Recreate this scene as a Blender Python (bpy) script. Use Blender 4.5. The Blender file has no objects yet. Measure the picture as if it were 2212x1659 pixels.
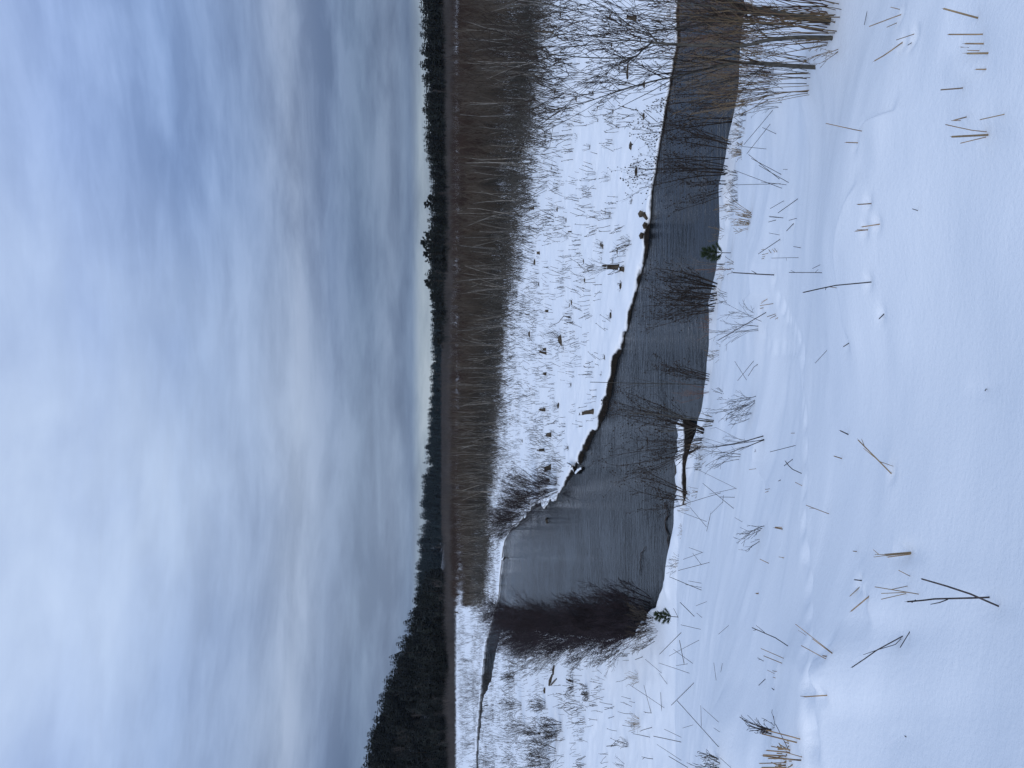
import bpy, math, random
import numpy as np
from mathutils import Vector, Matrix

R = math.radians
scene = bpy.context.scene
COL = scene.collection

# ------------------------------------------------------------------ camera (photo was taken with the phone on its side)
F = 1662.0            # focal length in pixels of a 2212 x 1659 picture
CU, CV = 829.5, 1106  # centre in upright coordinates (u to the right, v down)
H = 8.0               # eye above the river
VH = 948.0            # horizon row
PITCH = math.atan((CV - VH) / F)
cp, sp = math.cos(PITCH), math.sin(PITCH)
cam = bpy.data.cameras.new('camera')
cam.sensor_fit = 'HORIZONTAL'; cam.sensor_width = 36.0
cam.lens = 36.0 * F / 2212.0
cam.clip_start = 0.05; cam.clip_end = 20000
co = bpy.data.objects.new('camera', cam); COL.objects.link(co)
fwd = Vector((0, cp, -sp)); dwn = Vector((0, -sp, -cp)); rgt = Vector((1, 0, 0))
m3 = Matrix((dwn, rgt, -fwd)).transposed()   # picture right = world down, picture up = world right
co.matrix_world = Matrix.Translation((0, 0, H)) @ m3.to_4x4()
scene.camera = co

# ------------------------------------------------------------------ sky
SUN_EL, SUN_AZ = 25.0, 195.0
w = bpy.data.worlds.new('World'); scene.world = w; w.use_nodes = True
nt = w.node_tree; nt.nodes.clear(); N = nt.nodes.new; L = nt.links.new

def math_node(tree, op, a, b=None, c=None, clamp=False):
    n = tree.nodes.new('ShaderNodeMath'); n.operation = op; n.use_clamp = clamp
    for i, x in enumerate((a, b, c)):
        if x is None: continue
        if isinstance(x, (int, float)): n.inputs[i].default_value = x
        else: tree.links.new(x, n.inputs[i])
    return n.outputs[0]

def ramp(tree, fac, stops, interp='LINEAR'):
    n = tree.nodes.new('ShaderNodeValToRGB'); n.color_ramp.interpolation = interp
    e = n.color_ramp.elements
    while len(e) < len(stops): e.new(0.5)
    for i, (p, c) in enumerate(stops):
        e[i].position = p
        e[i].color = (c, c, c, 1) if isinstance(c, (int, float)) else (*c, 1)
    tree.links.new(fac, n.inputs['Fac'])
    return n.outputs['Color']

def noise_node(tree, vec, scale, detail=4, rough=0.5, dist=0.0):
    n = tree.nodes.new('ShaderNodeTexNoise')
    n.inputs['Scale'].default_value = scale; n.inputs['Detail'].default_value = detail
    n.inputs['Roughness'].default_value = rough; n.inputs['Distortion'].default_value = dist
    tree.links.new(vec, n.inputs['Vector'])
    return n.outputs['Fac']

def mixrgb(tree, fac, a, b, blend='MIX'):
    n = tree.nodes.new('ShaderNodeMix'); n.data_type = 'RGBA'; n.blend_type = blend
    for k, x in ((0, fac), (6, a), (7, b)):
        if isinstance(x, (int, float)): n.inputs[k].default_value = x
        elif isinstance(x, tuple): n.inputs[k].default_value = (*x, 1)
        else: tree.links.new(x, n.inputs[k])
    return n.outputs[2]

def sky_nodes():
    tc = N('ShaderNodeTexCoord'); sep = N('ShaderNodeSeparateXYZ'); L(tc.outputs['Generated'], sep.inputs[0])
    X, Y, Z = sep.outputs
    pm = N('ShaderNodeMapping'); pm.inputs['Scale'].default_value = (1.0, 1.0, 2.3); pm.inputs['Location'].default_value = (0.37, 1.9, 0.21); L(tc.outputs['Generated'], pm.inputs['Vector'])
    P = pm.outputs[0]
    big = noise_node(nt, P, 2.1, 4, 0.5, 0.15)
    mid = noise_node(nt, P, 5.2, 9, 0.56, 0.3)
    low = N('ShaderNodeMapping'); low.inputs['Scale'].default_value = (2.4, 2.4, 14.0); L(tc.outputs['Generated'], low.inputs['Vector'])
    band = noise_node(nt, low.outputs[0], 2.0, 10, 0.60, 0.2)
    # colour of the cloud deck by height above the horizon
    g = ramp(nt, Z, [(0.0, (0.33, 0.395, 0.47)), (0.022, (0.30, 0.37, 0.45)), (0.034, (0.140, 0.203, 0.325)), (0.06, (0.175, 0.238, 0.365)), (0.10, (0.15, 0.215, 0.345)),
                     (0.135, (0.175, 0.245, 0.40)), (0.175, (0.265, 0.34, 0.50)), (0.22, (0.225, 0.315, 0.515)), (0.30, (0.265, 0.385, 0.655)), (0.40, (0.35, 0.48, 0.79)),
                     (0.48, (0.43, 0.56, 0.85)), (0.62, (0.50, 0.63, 0.90)), (1.0, (0.55, 0.675, 0.91))])
    v = math_node(nt, 'ADD', math_node(nt, 'MULTIPLY', big, 0.55), math_node(nt, 'MULTIPLY', mid, 0.45))
    k1 = ramp(nt, v, [(0.36, (.74, .77, .82)), (0.46, (.90, .92, .95)), (0.53, (1.05, 1.05, 1.04)), (0.64, (1.38, 1.33, 1.25))])
    k2 = ramp(nt, band, [(0.38, (.70, .73, .78)), (0.48, (.94, .95, .97)), (0.54, (1.10, 1.10, 1.09)), (0.63, (1.34, 1.30, 1.25))])
    lowmask = ramp(nt, Z, [(0.05, 1.0), (0.30, 0.5), (0.5, 0.1)])
    k = mixrgb(nt, lowmask, k1, k2)
    deck = mixrgb(nt, 1.0, g, k, 'MULTIPLY')
    # a brighter thin patch in the deck, high up ahead and a little to the left
    dot = N('ShaderNodeVectorMath'); dot.operation = 'DOT_PRODUCT'
    L(tc.outputs['Generated'], dot.inputs[0]); dot.inputs[1].default_value = Vector((-0.16, 0.90, 0.42)).normalized()
    patch = ramp(nt, dot.outputs['Value'], [(0.90, 0.0), (0.97, 0.5), (1.0, 1.0)], 'EASE')
    patch = math_node(nt, 'MULTIPLY', patch, math_node(nt, 'MULTIPLY', v, 0.9))
    deck = mixrgb(nt, patch, deck, (0.66, 0.78, 0.96))
    sky = N('ShaderNodeTexSky'); sky.sky_type = 'NISHITA'; sky.sun_disc = False
    sky.sun_elevation = R(SUN_EL); sky.sun_rotation = R(SUN_AZ)
    b1 = N('ShaderNodeBackground'); b1.inputs['Strength'].default_value = 0.05; L(sky.outputs[0], b1.inputs['Color'])
    b2 = N('ShaderNodeBackground'); b2.inputs['Strength'].default_value = 1.0; L(deck, b2.inputs['Color'])
    ms = N('ShaderNodeMixShader'); ms.inputs[0].default_value = 0.95
    L(b1.outputs[0], ms.inputs[1]); L(b2.outputs[0], ms.inputs[2])
    out = N('ShaderNodeOutputWorld'); L(ms.outputs[0], out.inputs['Surface'])
sky_nodes()

# ------------------------------------------------------------------ sun behind the clouds
sl = bpy.data.lights.new('sun', 'SUN'); sl.energy = 1.5; sl.angle = R(40); sl.color = (1.0, 0.96, 0.92)
so = bpy.data.objects.new('sun', sl); COL.objects.link(so)
sd_ = Vector((math.sin(R(SUN_AZ)) * math.cos(R(SUN_EL)), math.cos(R(SUN_AZ)) * math.cos(R(SUN_EL)), math.sin(R(SUN_EL))))
so.rotation_euler = sd_.to_track_quat('Z', 'Y').to_euler()
so.location = (0, -30, 40)

vs = scene.view_settings
vs.view_transform = 'Standard'; vs.look = 'None'; vs.exposure = 0.0; vs.gamma = 1.0; vs.use_curve_mapping = False
scene.cycles.max_bounces = 6; scene.cycles.diffuse_bounces = 3; scene.cycles.glossy_bounces = 3
scene.cycles.use_denoising = True
scene.cycles.use_adaptive_sampling = True; scene.cycles.adaptive_threshold = 0.01

# ------------------------------------------------------------------ picture to place helpers
def pix_dir(u, v):
    x = (u - CU) / F; y = (v - CV) / F
    return Vector((x, cp - y * sp, -sp - y * cp))
def on_plane(u, v, z=0.0):
    d = pix_dir(u, v); t = (z - H) / d.z
    return (d.x * t, d.y * t)

CROPS = {'L1': (1600, 0, .4521), 'L2': (1600, 750, .4521), 'L3': (1600, 1500, .4521), 'L4': (1400, 2250, .4666),
         'M1': (2400, 0, .4521), 'M2': (2400, 750, .4521), 'M3': (2400, 1500, .4521), 'M4': (2400, 2250, .4666),
         'R1': (3032, 0, .4521), 'R2': (3032, 750, .4521), 'R3': (3032, 1500, .4521), 'R4': (3032, 2250, .4666)}
K = 2212 / 4032.0
def UV(c, x, y):
    X0, Y0, s = CROPS[c]
    return (1659 - (Y0 + y * s) * K, (X0 + x * s) * K)

# ------------------------------------------------------------------ noise
_rs = np.random.RandomState(7)
_T = _rs.rand(256, 256)
def vnoise(x, y):
    xi = np.floor(x).astype(np.int64); yi = np.floor(y).astype(np.int64)
    fx = x - xi; fy = y - yi
    fx = fx * fx * (3 - 2 * fx); fy = fy * fy * (3 - 2 * fy)
    a = _T[xi & 255, yi & 255]; b = _T[(xi + 1) & 255, yi & 255]
    c = _T[xi & 255, (yi + 1) & 255]; d = _T[(xi + 1) & 255, (yi + 1) & 255]
    return (a * (1 - fx) + b * fx) * (1 - fy) + (c * (1 - fx) + d * fx) * fy - 0.5
def fbm(x, y, o=4, g=0.5):
    s = np.zeros_like(x); a = 1.0
    for i in range(o):
        s += a * vnoise(x * 2 ** i + 17.3 * i, y * 2 ** i - 9.1 * i); a *= g
    return s
def sstep(a, b, x):
    t = np.clip((x - a) / (b - a), 0, 1); return t * t * (3 - 2 * t)

# ------------------------------------------------------------------ river outline
far_px = [(2500, 1530), (1960, 1497), (1759, 1477), (1659, 1466), (1559, 1465), (1459, 1448), (1359, 1430), (1259, 1412), (1159, 1401), (1059, 1383),
          (959, 1357), (859, 1332), (809, 1320), (759, 1303), (709, 1276), (659, 1251), (609, 1223), (579, 1203), (570, 1182), (574, 1160),
          (545, 1136), (512, 1101), (480, 1088), (419, 1081), (365, 1077), (315, 1064), (270, 1050), (230, 1045), (159, 1039),
          (59, 1031), (-40, 1029), (-300, 1026)]
near_px = [(-300, 1029), (-40, 1032), (59, 1035), (119, 1042), (153, 1044), (168, 1052), (190, 1063), (260, 1074), (297, 1084), (300, 1100),
           (292, 1200), (284, 1300), (286, 1385)]
lip_px = [(319, 1404), (349, 1420), (379, 1428), (409, 1441), (459, 1449), (509, 1458), (579, 1462), (600, 1473), (640, 1482), (700, 1494), (760, 1511),
          (809, 1523), (909, 1529), (1009, 1532), (1039, 1542), (1099, 1551), (1169, 1555), (1219, 1553), (1259, 1555), (1359, 1570),
          (1459, 1591), (1559, 1598), (1659, 1606), (1760, 1620), (1960, 1650), (2500, 1700)]
ZL = 0.2
RIVER = np.array([on_plane(u, v, 0.0) for u, v in far_px + near_px] + [on_plane(u, v - 7, ZL) for u, v in lip_px])

def river_sd(x, y):
    """signed distance to the river's edge, negative over the water"""
    x = np.asarray(x, float); y = np.asarray(y, float)
    d2 = np.full(x.shape, 1e12); inside = np.zeros(x.shape, bool)
    n = len(RIVER)
    for i in range(n):
        ax, ay = RIVER[i]; bx, by = RIVER[(i + 1) % n]
        ex, ey = bx - ax, by - ay
        t = np.clip(((x - ax) * ex + (y - ay) * ey) / (ex * ex + ey * ey + 1e-12), 0, 1)
        d2 = np.minimum(d2, (x - ax - t * ex) ** 2 + (y - ay - t * ey) ** 2)
        if ay != by:
            c = ((ay > y) != (by > y)) & (x < (bx - ax) * (y - ay) / (by - ay) + ax)
            inside ^= c
    d = np.sqrt(d2)
    return np.where(inside, -d, d)

# toe of the near slope: follows the bank, then runs on into the flat at the left
TOE = sorted([on_plane(u, v + 14, ZL) for u, v in lip_px[4:]] + [(-9.5, 24.6), (-13, 24.0), (-22, 25.5), (-60, 34), (-300, 60)])
TX = np.array([p[0] for p in TOE]); TY = np.array([p[1] for p in TOE])
_xs = np.linspace(-60, 60, 1201); _ys = np.interp(_xs, TX, TY)
_kern = np.hanning(41); _kern /= _kern.sum()
_ys = np.convolve(np.pad(_ys, 20, mode='edge'), _kern, 'valid')

MOUNDS = []   # (x, y, radius, height) snow heaped in front of stems
CREASE = []  # polylines where the wind has left a small step in the snow
TRAIL = []    # polylines of an animal's trail across the slope
def poly_dist(P, x, y):
    d2 = np.full(x.shape, 1e12); al = np.zeros(x.shape); s = 0.0
    for (ax, ay), (bx, by) in zip(P[:-1], P[1:]):
        ex, ey = bx - ax, by - ay; l = math.hypot(ex, ey) + 1e-9
        t = np.clip(((x - ax) * ex + (y - ay) * ey) / l ** 2, 0, 1)
        q = (x - ax - t * ex) ** 2 + (y - ay - t * ey) ** 2
        k = q < d2; d2 = np.where(k, q, d2); al = np.where(k, s + t * l, al); s += l
    return np.sqrt(d2), al

def ground_z(x, y):
    x = np.asarray(x, float); y = np.asarray(y, float)
    sd = river_sd(x, y)
    near = np.hypot(x, y)
    nearside = sstep(-5.0, 0.0, np.interp(x, _xs, _ys) - y)
    sd = sd + (1 - 0.72 * nearside) * (0.30 * fbm(x * 0.55, y * 0.55, 3) + 0.10 * fbm(x * 1.9 + 7, y * 1.9, 2)) * np.clip(near / 22, 0.6, 1.5)
    q = np.interp(x, _xs, _ys) - y
    q = q + 0.35 * fbm(x * 0.16 + 3, y * 0.16, 2)
    s = 0.5 * (q + np.sqrt(q * q + 1.2))               # soft hinge at the toe
    s = s - 0.5 * math.sqrt(1.2) * np.exp(-np.abs(q))
    s = np.maximum(s, 0)
    bend = np.exp(-((x + 5.5) ** 2 + (y - 38) ** 2) / 9.0 ** 2)
    slope = 0.260 * s
    slope = 12.5 - 0.5 * ((12.5 - slope) + np.sqrt((12.5 - slope) ** 2 + 2.0)) + 0.04
    onslope = sstep(0.0, 3.0, q)
    flat = 0.11 + 0.22 * bend * (1 - onslope) + 0.24 * fbm(x * 0.5, y * 0.5, 3) * np.exp(-np.maximum(sd, 0) / 2.5) + 0.26 * onslope + 0.60 * sstep(1.0, 22.0, sd) + (1 - onslope) * (0.10 * fbm(x * 0.35, y * 0.35, 3) + 0.05 * fbm(x * 1.7, y * 1.7, 2)) * sstep(0.1, 2.5, sd)
    flat = flat + 0.18 * (1 - onslope) * fbm(x * 0.045, y * 0.045, 2) * sstep(3, 20, sd)
    flat = 0.5 * (flat + 0.10 + np.sqrt((flat - 0.10) ** 2 + 0.002))
    z = flat + slope
    z = z + onslope * (0.17 * fbm(x * 0.22 + 5, y * 0.34 + 2, 3, 0.42) + 0.035 * fbm(x * 1.3, y * 2.2, 2))
    for mx, my, mr, mh in MOUNDS:
        z = z + mh * np.exp(-((x - mx) ** 2 + (y - my) ** 2) / mr ** 2)
    for P, wd, dp in TRAIL:
        d, al = poly_dist(P, x, y)
        d = d + 0.05 * fbm(x * 5, y * 5, 2)
        pit = 0.45 + 1.2 * np.clip(np.sin(al * 2 * math.pi / 0.33 + 5 * vnoise(al * .8, al * 0)) * .6 + 1.3 * vnoise(al * 1.3, al * 0 + 4), -0.35, 1)
        z = z - dp * pit * np.exp(-(d / wd) ** 4) + 0.22 * dp * np.exp(-((d - 1.9 * wd) / (0.7 * wd)) ** 2) * (1 + 1.4 * vnoise(x * 6, y * 6))
    for P, hh in CREASE:
        d, al = poly_dist(P, x, y)
        k = np.array([math.hypot(*p) for p in P]); a_ = np.array([math.atan2(p[0], p[1]) for p in P]); o_ = np.argsort(a_)
        az = np.arctan2(x, y); side = np.interp(az, a_[o_], k[o_]) - np.hypot(x, y)
        ends = sstep(a_.min() - .03, a_.min() + .03, az) * (1 - sstep(a_.max() - .03, a_.max() + .03, az))
        z = z + hh * ends * sstep(-.07, .07, side + .05 * fbm(x * 3, y * 3, 2)) * np.exp(-np.maximum(side, 0) / .7)
    bed = -0.8
    t = sstep(-0.38, 0.12, sd)
    return bed + (z - bed) * t

def gz(x, y): return float(ground_z(np.array([x]), np.array([y]))[0])
_tt = np.geomspace(1.2, 700, 900)
def hit(u, v):
    """the point of ground seen at a picture point"""
    d = pix_dir(u, v)
    z = ground_z(d.x * _tt, d.y * _tt); r = H + d.z * _tt
    k = np.nonzero(r < np.maximum(z, 0.0))[0]
    if len(k) == 0: return Vector((d.x * 600, d.y * 600, 0.8))
    a, b = _tt[max(k[0] - 1, 0)], _tt[k[0]]
    for _ in range(2):
        t2 = np.linspace(a, b, 16); z = ground_z(d.x * t2, d.y * t2); r = H + d.z * t2
        j = np.nonzero(r < np.maximum(z, 0.0))[0]; j = j[0] if len(j) else 15
        a, b = t2[max(j - 1, 0)], t2[j]
    return Vector((d.x * b, d.y * b, H + d.z * b))
def hitc(c, x, y): return hit(*UV(c, x, y))

# snow heaped where the shrubs at the right stand, then the trail
_lr = random.Random(5)
for _i in range(34):
    _k = _lr.uniform(2, len(lip_px) - 5); _a, _b = lip_px[int(_k)], lip_px[int(_k) + 1]; _f = _k - int(_k)
    p = on_plane(_a[0] + (_b[0] - _a[0]) * _f, _a[1] + (_b[1] - _a[1]) * _f + _lr.uniform(2, 14), ZL); MOUNDS.append((p[0], p[1], _lr.uniform(.18, .45), _lr.uniform(.02, .08)))
for c, x, y, mr, mh in (('M1', 1830, 640, .55, .22), ('M1', 2000, 250, .6, .16), ('M1', 1480, 800, .7, .16), ('M1', 2080, 40, .7, .18), ('R2', 700, 480, 1.1, .16),
                        ('R4', 250, 1560, .8, .16), ('M2', 1330, 820, .9, .14), ('M4', 960, 1500, .9, .22), ('R1', 1300, 900, 1.2, .14), ('R4', 480, 900, .6, .12),
                        ('M3', 1300, 500, .8, .12)):
    p = hitc(c, x, y); MOUNDS.append((p.x, p.y, mr, mh))
_tr = [('M4', 1720, 1700), ('M4', 1700, 1400), ('M4', 1680, 1000), ('M4', 1670, 500), ('M4', 1680, 100), ('M3', 1700, 1500), ('M3', 1690, 1100), ('M3', 1710, 700),
       ('M3', 1700, 300), ('M3', 1690, 0), ('M2', 1690, 1450), ('M2', 1640, 1250), ('M2', 1560, 1100), ('M2', 1480, 950), ('M2', 1450, 780), ('M2', 1440, 640), ('M2', 1490, 430)]
_trp = [hitc(*a) for a in _tr]
_tr2 = [hitc('M2', 1660, 1350), hitc('M2', 1420, 1380), hitc('M2', 1350, 1250), hitc('M2', 1320, 1100)]
TRAIL.append(([(p.x, p.y) for p in _trp], 0.085, 0.022))
TRAIL.append(([(p.x, p.y) for p in _tr2], 0.10, 0.010))

HOLLOW_AT = [('R1', 1835, 162), ('R1', 1822, 295), ('R1', 1875, 380), ('R1', 1757, 414), ('R1', 1805, 438), ('R1', 1885, 462), ('R1', 1870, 604), ('R1', 1650, 765), ('R1', 1702, 1024), ('R1', 2050, 992), ('R1', 1950, 1170), ('R1', 1950, 1157), ('R1', 1945, 1180), ('R1', 1140, 128), ('R1', 1255, 295), ('R1', 1155, 370), ('R1', 1230, 372), ('R1', 800, 1140), ('R1', 765, 1246), ('R2', 882, 110), ('R2', 955, 293), ('R2', 852, 342), ('R2', 880, 797), ('R2', 993, 1075), ('R2', 688, 1327), ('R2', 205, 290), ('R3', 1055, 806), ('R3', 1218, 1490), ('R3', 1215, 1500), ('R3', 1208, 1512), ('R3', 1882, 72), ('R4', 1935, 298), ('R4', 1862, 215), ('R4', 775, 74), ('R4', 755, 133), ('R4', 835, 208), ('R4', 1127, 545), ('R4', 525, 692), ('R4', 470, 736), ('R4', 475, 716), ('R4', 480, 1043), ('R4', 1155, 1400)]
for c, x, y in HOLLOW_AT:
    p = hitc(c, x, y); MOUNDS.append((p.x, p.y, .03 + .006 * p.y, -.022))
for P, hh in (((('R2', 740, -50), ('R2', 600, 350), ('R2', 580, 560), ('R2', 620, 900), ('R2', 690, 1330)), .05), ((('R4', 780, 0), ('R4', 850, 250), ('R4', 850, 420)), .05),
              ((('R4', 560, 600), ('R4', 430, 760), ('R4', 400, 850), ('R4', 410, 950), ('R4', 480, 1060)), .08), ((('M4', 1510, 600), ('M4', 1450, 800), ('M4', 1390, 950)), .06),
              ((('M4', 930, 1120), ('M4', 915, 1400), ('M4', 905, 1700)), .14), ((('R1', 1640, 1150), ('R1', 1650, 900), ('R1', 1640, 620), ('R1', 1830, 300), ('R1', 1880, 0)), .05),
              ((('R1', 780, 1250), ('R1', 810, 1130), ('R1', 860, 1050), ('R1', 1100, 960)), .06), ((('M2', 1000, 1400), ('M2', 1240, 900), ('M2', 1240, 640), ('M2', 1180, 300)), .05),
              ((('M3', 1280, 420), ('M3', 1260, 700), ('M3', 1390, 1000), ('M3', 1400, 1300)), .05)):
    q_ = [hitc(*a) for a in P]; CREASE.append(([(p.x, p.y) for p in q_], hh))

# ------------------------------------------------------------------ materials
def new_mat(name):
    m = bpy.data.materials.new(name); m.use_nodes = True
    return m, m.node_tree, m.node_tree.nodes['Principled BSDF']
def simple_mat(name, c1, c2, scale=6.0, rough=0.85, stretch=(1, 1, 1), bump=0.0, rnd=0.25, spec=0.2):
    m, t, b = new_mat(name)
    geo = t.nodes.new('ShaderNodeNewGeometry')
    mp = t.nodes.new('ShaderNodeMapping'); mp.inputs['Scale'].default_value = stretch
    t.links.new(geo.outputs['Position'], mp.inputs['Vector'])
    n = noise_node(t, mp.outputs[0], scale, 4, 0.6)
    c = ramp(t, n, [(0.32, c1), (0.68, c2)])
    if rnd:
        oi = t.nodes.new('ShaderNodeObjectInfo')
        f = math_node(t, 'ADD', math_node(t, 'MULTIPLY', oi.outputs['Random'], 2 * rnd), 1 - rnd)
        cc = t.nodes.new('ShaderNodeCombineColor')
        for i in range(3): t.links.new(f, cc.inputs[i])
        c = mixrgb(t, 1.0, c, cc.outputs[0], 'MULTIPLY')
    t.links.new(c, b.inputs['Base Color'])
    b.inputs['Roughness'].default_value = rough
    b.inputs['Specular IOR Level'].default_value = spec
    if bump:
        bp = t.nodes.new('ShaderNodeBump'); bp.inputs['Strength'].default_value = bump; bp.inputs['Distance'].default_value = 0.02
        t.links.new(n, bp.inputs['Height']); t.links.new(bp.outputs[0], b.inputs['Normal'])
    return m

def snow_mat():
    m, t, b = new_mat('snow')
    geo = t.nodes.new('ShaderNodeNewGeometry'); pos = geo.outputs['Position']
    sep = t.nodes.new('ShaderNodeSeparateXYZ'); t.links.new(geo.outputs['Normal'], sep.inputs[0])
    sp_ = t.nodes.new('ShaderNodeSeparateXYZ'); t.links.new(pos, sp_.inputs[0])
    n1 = noise_node(t, pos, 2.3, 4, 0.6)
    up = math_node(t, 'ADD', sep.outputs['Z'], math_node(t, 'MULTIPLY', math_node(t, 'SUBTRACT', n1, 0.5), 0.35))
    steep = ramp(t, up, [(0.50, 1.0), (0.66, 0.0)])
    low = ramp(t, math_node(t, 'MULTIPLY', sp_.outputs['Z'], 0.5), [(0.02, 1.0), (0.10, 1.0), (0.30, 1.0), (0.45, 0.0)])
    under = ramp(t, math_node(t, 'ADD', sp_.outputs['Z'], 0.5), [(0.52, 1.0), (0.58, 0.0)])
    soil = math_node(t, 'MAXIMUM', math_node(t, 'MULTIPLY', steep, low), under)
    dirt = ramp(t, noise_node(t, pos, 9.0, 4, 0.6), [(0.35, (0.006, 0.005, 0.004)), (0.7, (0.024, 0.018, 0.013))])
    sn = ramp(t, noise_node(t, pos, 0.5, 3, 0.5), [(0.3, (0.80, 0.84, 0.895)), (0.7, (0.84, 0.87, 0.91))])
    t.links.new(mixrgb(t, soil, sn, dirt), b.inputs['Base Color'])
    b.inputs['Roughness'].default_value = 0.75; b.inputs['Specular IOR Level'].default_value = 0.15
    mp = t.nodes.new('ShaderNodeMapping'); mp.inputs['Scale'].default_value = (2.2, 4.0, 2.2); t.links.new(pos, mp.inputs['Vector'])
    f1 = noise_node(t, mp.outputs[0], 1.0, 4, 0.6)
    f2 = noise_node(t, pos, 34.0, 3, 0.6); f3 = noise_node(t, pos, 130.0, 2, 0.5)
    h = math_node(t, 'ADD', math_node(t, 'MULTIPLY', f1, 0.75), math_node(t, 'ADD', math_node(t, 'MULTIPLY', f2, 0.34), math_node(t, 'MULTIPLY', f3, 0.16)))
    bp = t.nodes.new('ShaderNodeBump'); bp.inputs['Strength'].default_value = 0.5; bp.inputs['Distance'].default_value = 0.022
    t.links.new(h, bp.inputs['Height']); t.links.new(bp.outputs[0], b.inputs['Normal'])
    return m

def water_mat():
    m, t, b = new_mat('river_water')
    geo = t.nodes.new('ShaderNodeNewGeometry')
    b.inputs['Base Color'].default_value = (0.006, 0.009, 0.012, 1)
    b.inputs['Roughness'].default_value = 0.05; b.inputs['IOR'].default_value = 1.333; b.inputs['Specular IOR Level'].default_value = 0.40
    mp = t.nodes.new('ShaderNodeMapping'); mp.inputs['Scale'].default_value = (0.8, 3.6, 1); mp.inputs['Rotation'].default_value = (0, 0, R(-8))
    t.links.new(geo.outputs['Position'], mp.inputs['Vector'])
    a = noise_node(t, mp.outputs[0], 1.3, 4, 0.6, 0.6)
    c = noise_node(t, geo.outputs['Position'], 0.35, 2, 0.5)
    sp_ = t.nodes.new('ShaderNodeSeparateXYZ'); t.links.new(geo.outputs['Position'], sp_.inputs[0])
    calm = ramp(t, math_node(t, 'DIVIDE', sp_.outputs['Y'], 200.0), [(0.30, 1.0), (0.5, 0.12)])
    h = math_node(t, 'MULTIPLY', math_node(t, 'MULTIPLY', a, calm), ramp(t, c, [(0.35, 0.45), (0.65, 1.0)]))
    bp = t.nodes.new('ShaderNodeBump'); bp.inputs['Strength'].default_value = 0.7; bp.inputs['Distance'].default_value = 0.09
    t.links.new(h, bp.inputs['Height']); t.links.new(bp.outputs[0], b.inputs['Normal'])
    return m

M = dict(
    snow=snow_mat(), water=water_mat(),
    bark=simple_mat('alder_bark', (0.034, 0.033, 0.029), (0.088, 0.083, 0.070), 40, stretch=(1, 1, .4), bump=.4),
    twig=simple_mat('dark_twig', (0.016, 0.012, 0.010), (0.042, 0.031, 0.025), 5),
    purple=simple_mat('purple_twig', (0.012, 0.009, 0.011), (0.030, 0.022, 0.025), 3),
    greybrush=simple_mat('grey_brush', (0.026, 0.024, 0.020), (0.058, 0.054, 0.047), .25),
    greytwig=simple_mat('grey_twig', (0.07, 0.065, 0.062), (0.13, 0.12, 0.115), 3),
    red=simple_mat('red_twig', (0.10, 0.045, 0.028), (0.20, 0.10, 0.06), 4),
    tan=simple_mat('tan_stem', (0.16, 0.115, 0.065), (0.32, 0.235, 0.14), 12, stretch=(1, 1, .3)),
    straw=simple_mat('cut_stem', (0.14, 0.092, 0.055), (0.36, 0.25, 0.145), 28, stretch=(1, 1, .25), bump=.3),
    darkstick=simple_mat('dark_stick', (0.022, 0.020, 0.022), (0.075, 0.062, 0.058), 30, bump=.3),
    cane=simple_mat('cane', (0.075, 0.054, 0.032), (0.20, 0.145, 0.085), 5, stretch=(1, 1, .3)),
    redcane=simple_mat('reddish_cane', (0.055, 0.034, 0.026), (0.125, 0.078, 0.056), 5),
    edgestalk=simple_mat('edge_stalk', (0.050, 0.046, 0.040), (0.115, 0.108, 0.096), .5),
    thicketcrown=simple_mat('thicket_crown', (0.046, 0.039, 0.032), (0.098, 0.085, 0.070), .4),
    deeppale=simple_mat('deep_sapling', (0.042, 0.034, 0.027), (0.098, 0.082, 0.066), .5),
    weed=simple_mat('dry_weed', (0.030, 0.026, 0.021), (0.078, 0.064, 0.050), 2),
    pale=simple_mat('pale_trunk', (0.15, 0.146, 0.136), (0.29, 0.28, 0.26), 3),
    brown=simple_mat('brown_twig', (0.020, 0.012, 0.009), (0.048, 0.031, 0.023), .10),
    belt=simple_mat('belt_twig', (0.045, 0.040, 0.038), (0.090, 0.080, 0.076), .06),
    needle=simple_mat('needles', (0.007, 0.010, 0.011), (0.017, 0.022, 0.019), .2, rnd=.35),
    hazeneedle=simple_mat('haze_blue_needles', (0.009, 0.017, 0.022), (0.016, 0.028, 0.033), .05),  # blue of the distant air painted into the far ridge's needle colour
    sapling=simple_mat('sapling_needles', (0.018, 0.032, 0.016), (0.048, 0.070, 0.032), 12),
    trunk=simple_mat('conifer_trunk', (0.03, 0.025, 0.02), (0.06, 0.05, 0.04), 2),
    stump=simple_mat('stump_wood', (0.020, 0.016, 0.012), (0.105, 0.085, 0.062), 9, stretch=(1, 1, .3), bump=.6),
    floor=simple_mat('forest_floor', (0.03, 0.03, 0.03), (0.14, 0.15, 0.17), .15, rnd=0),
)

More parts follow.
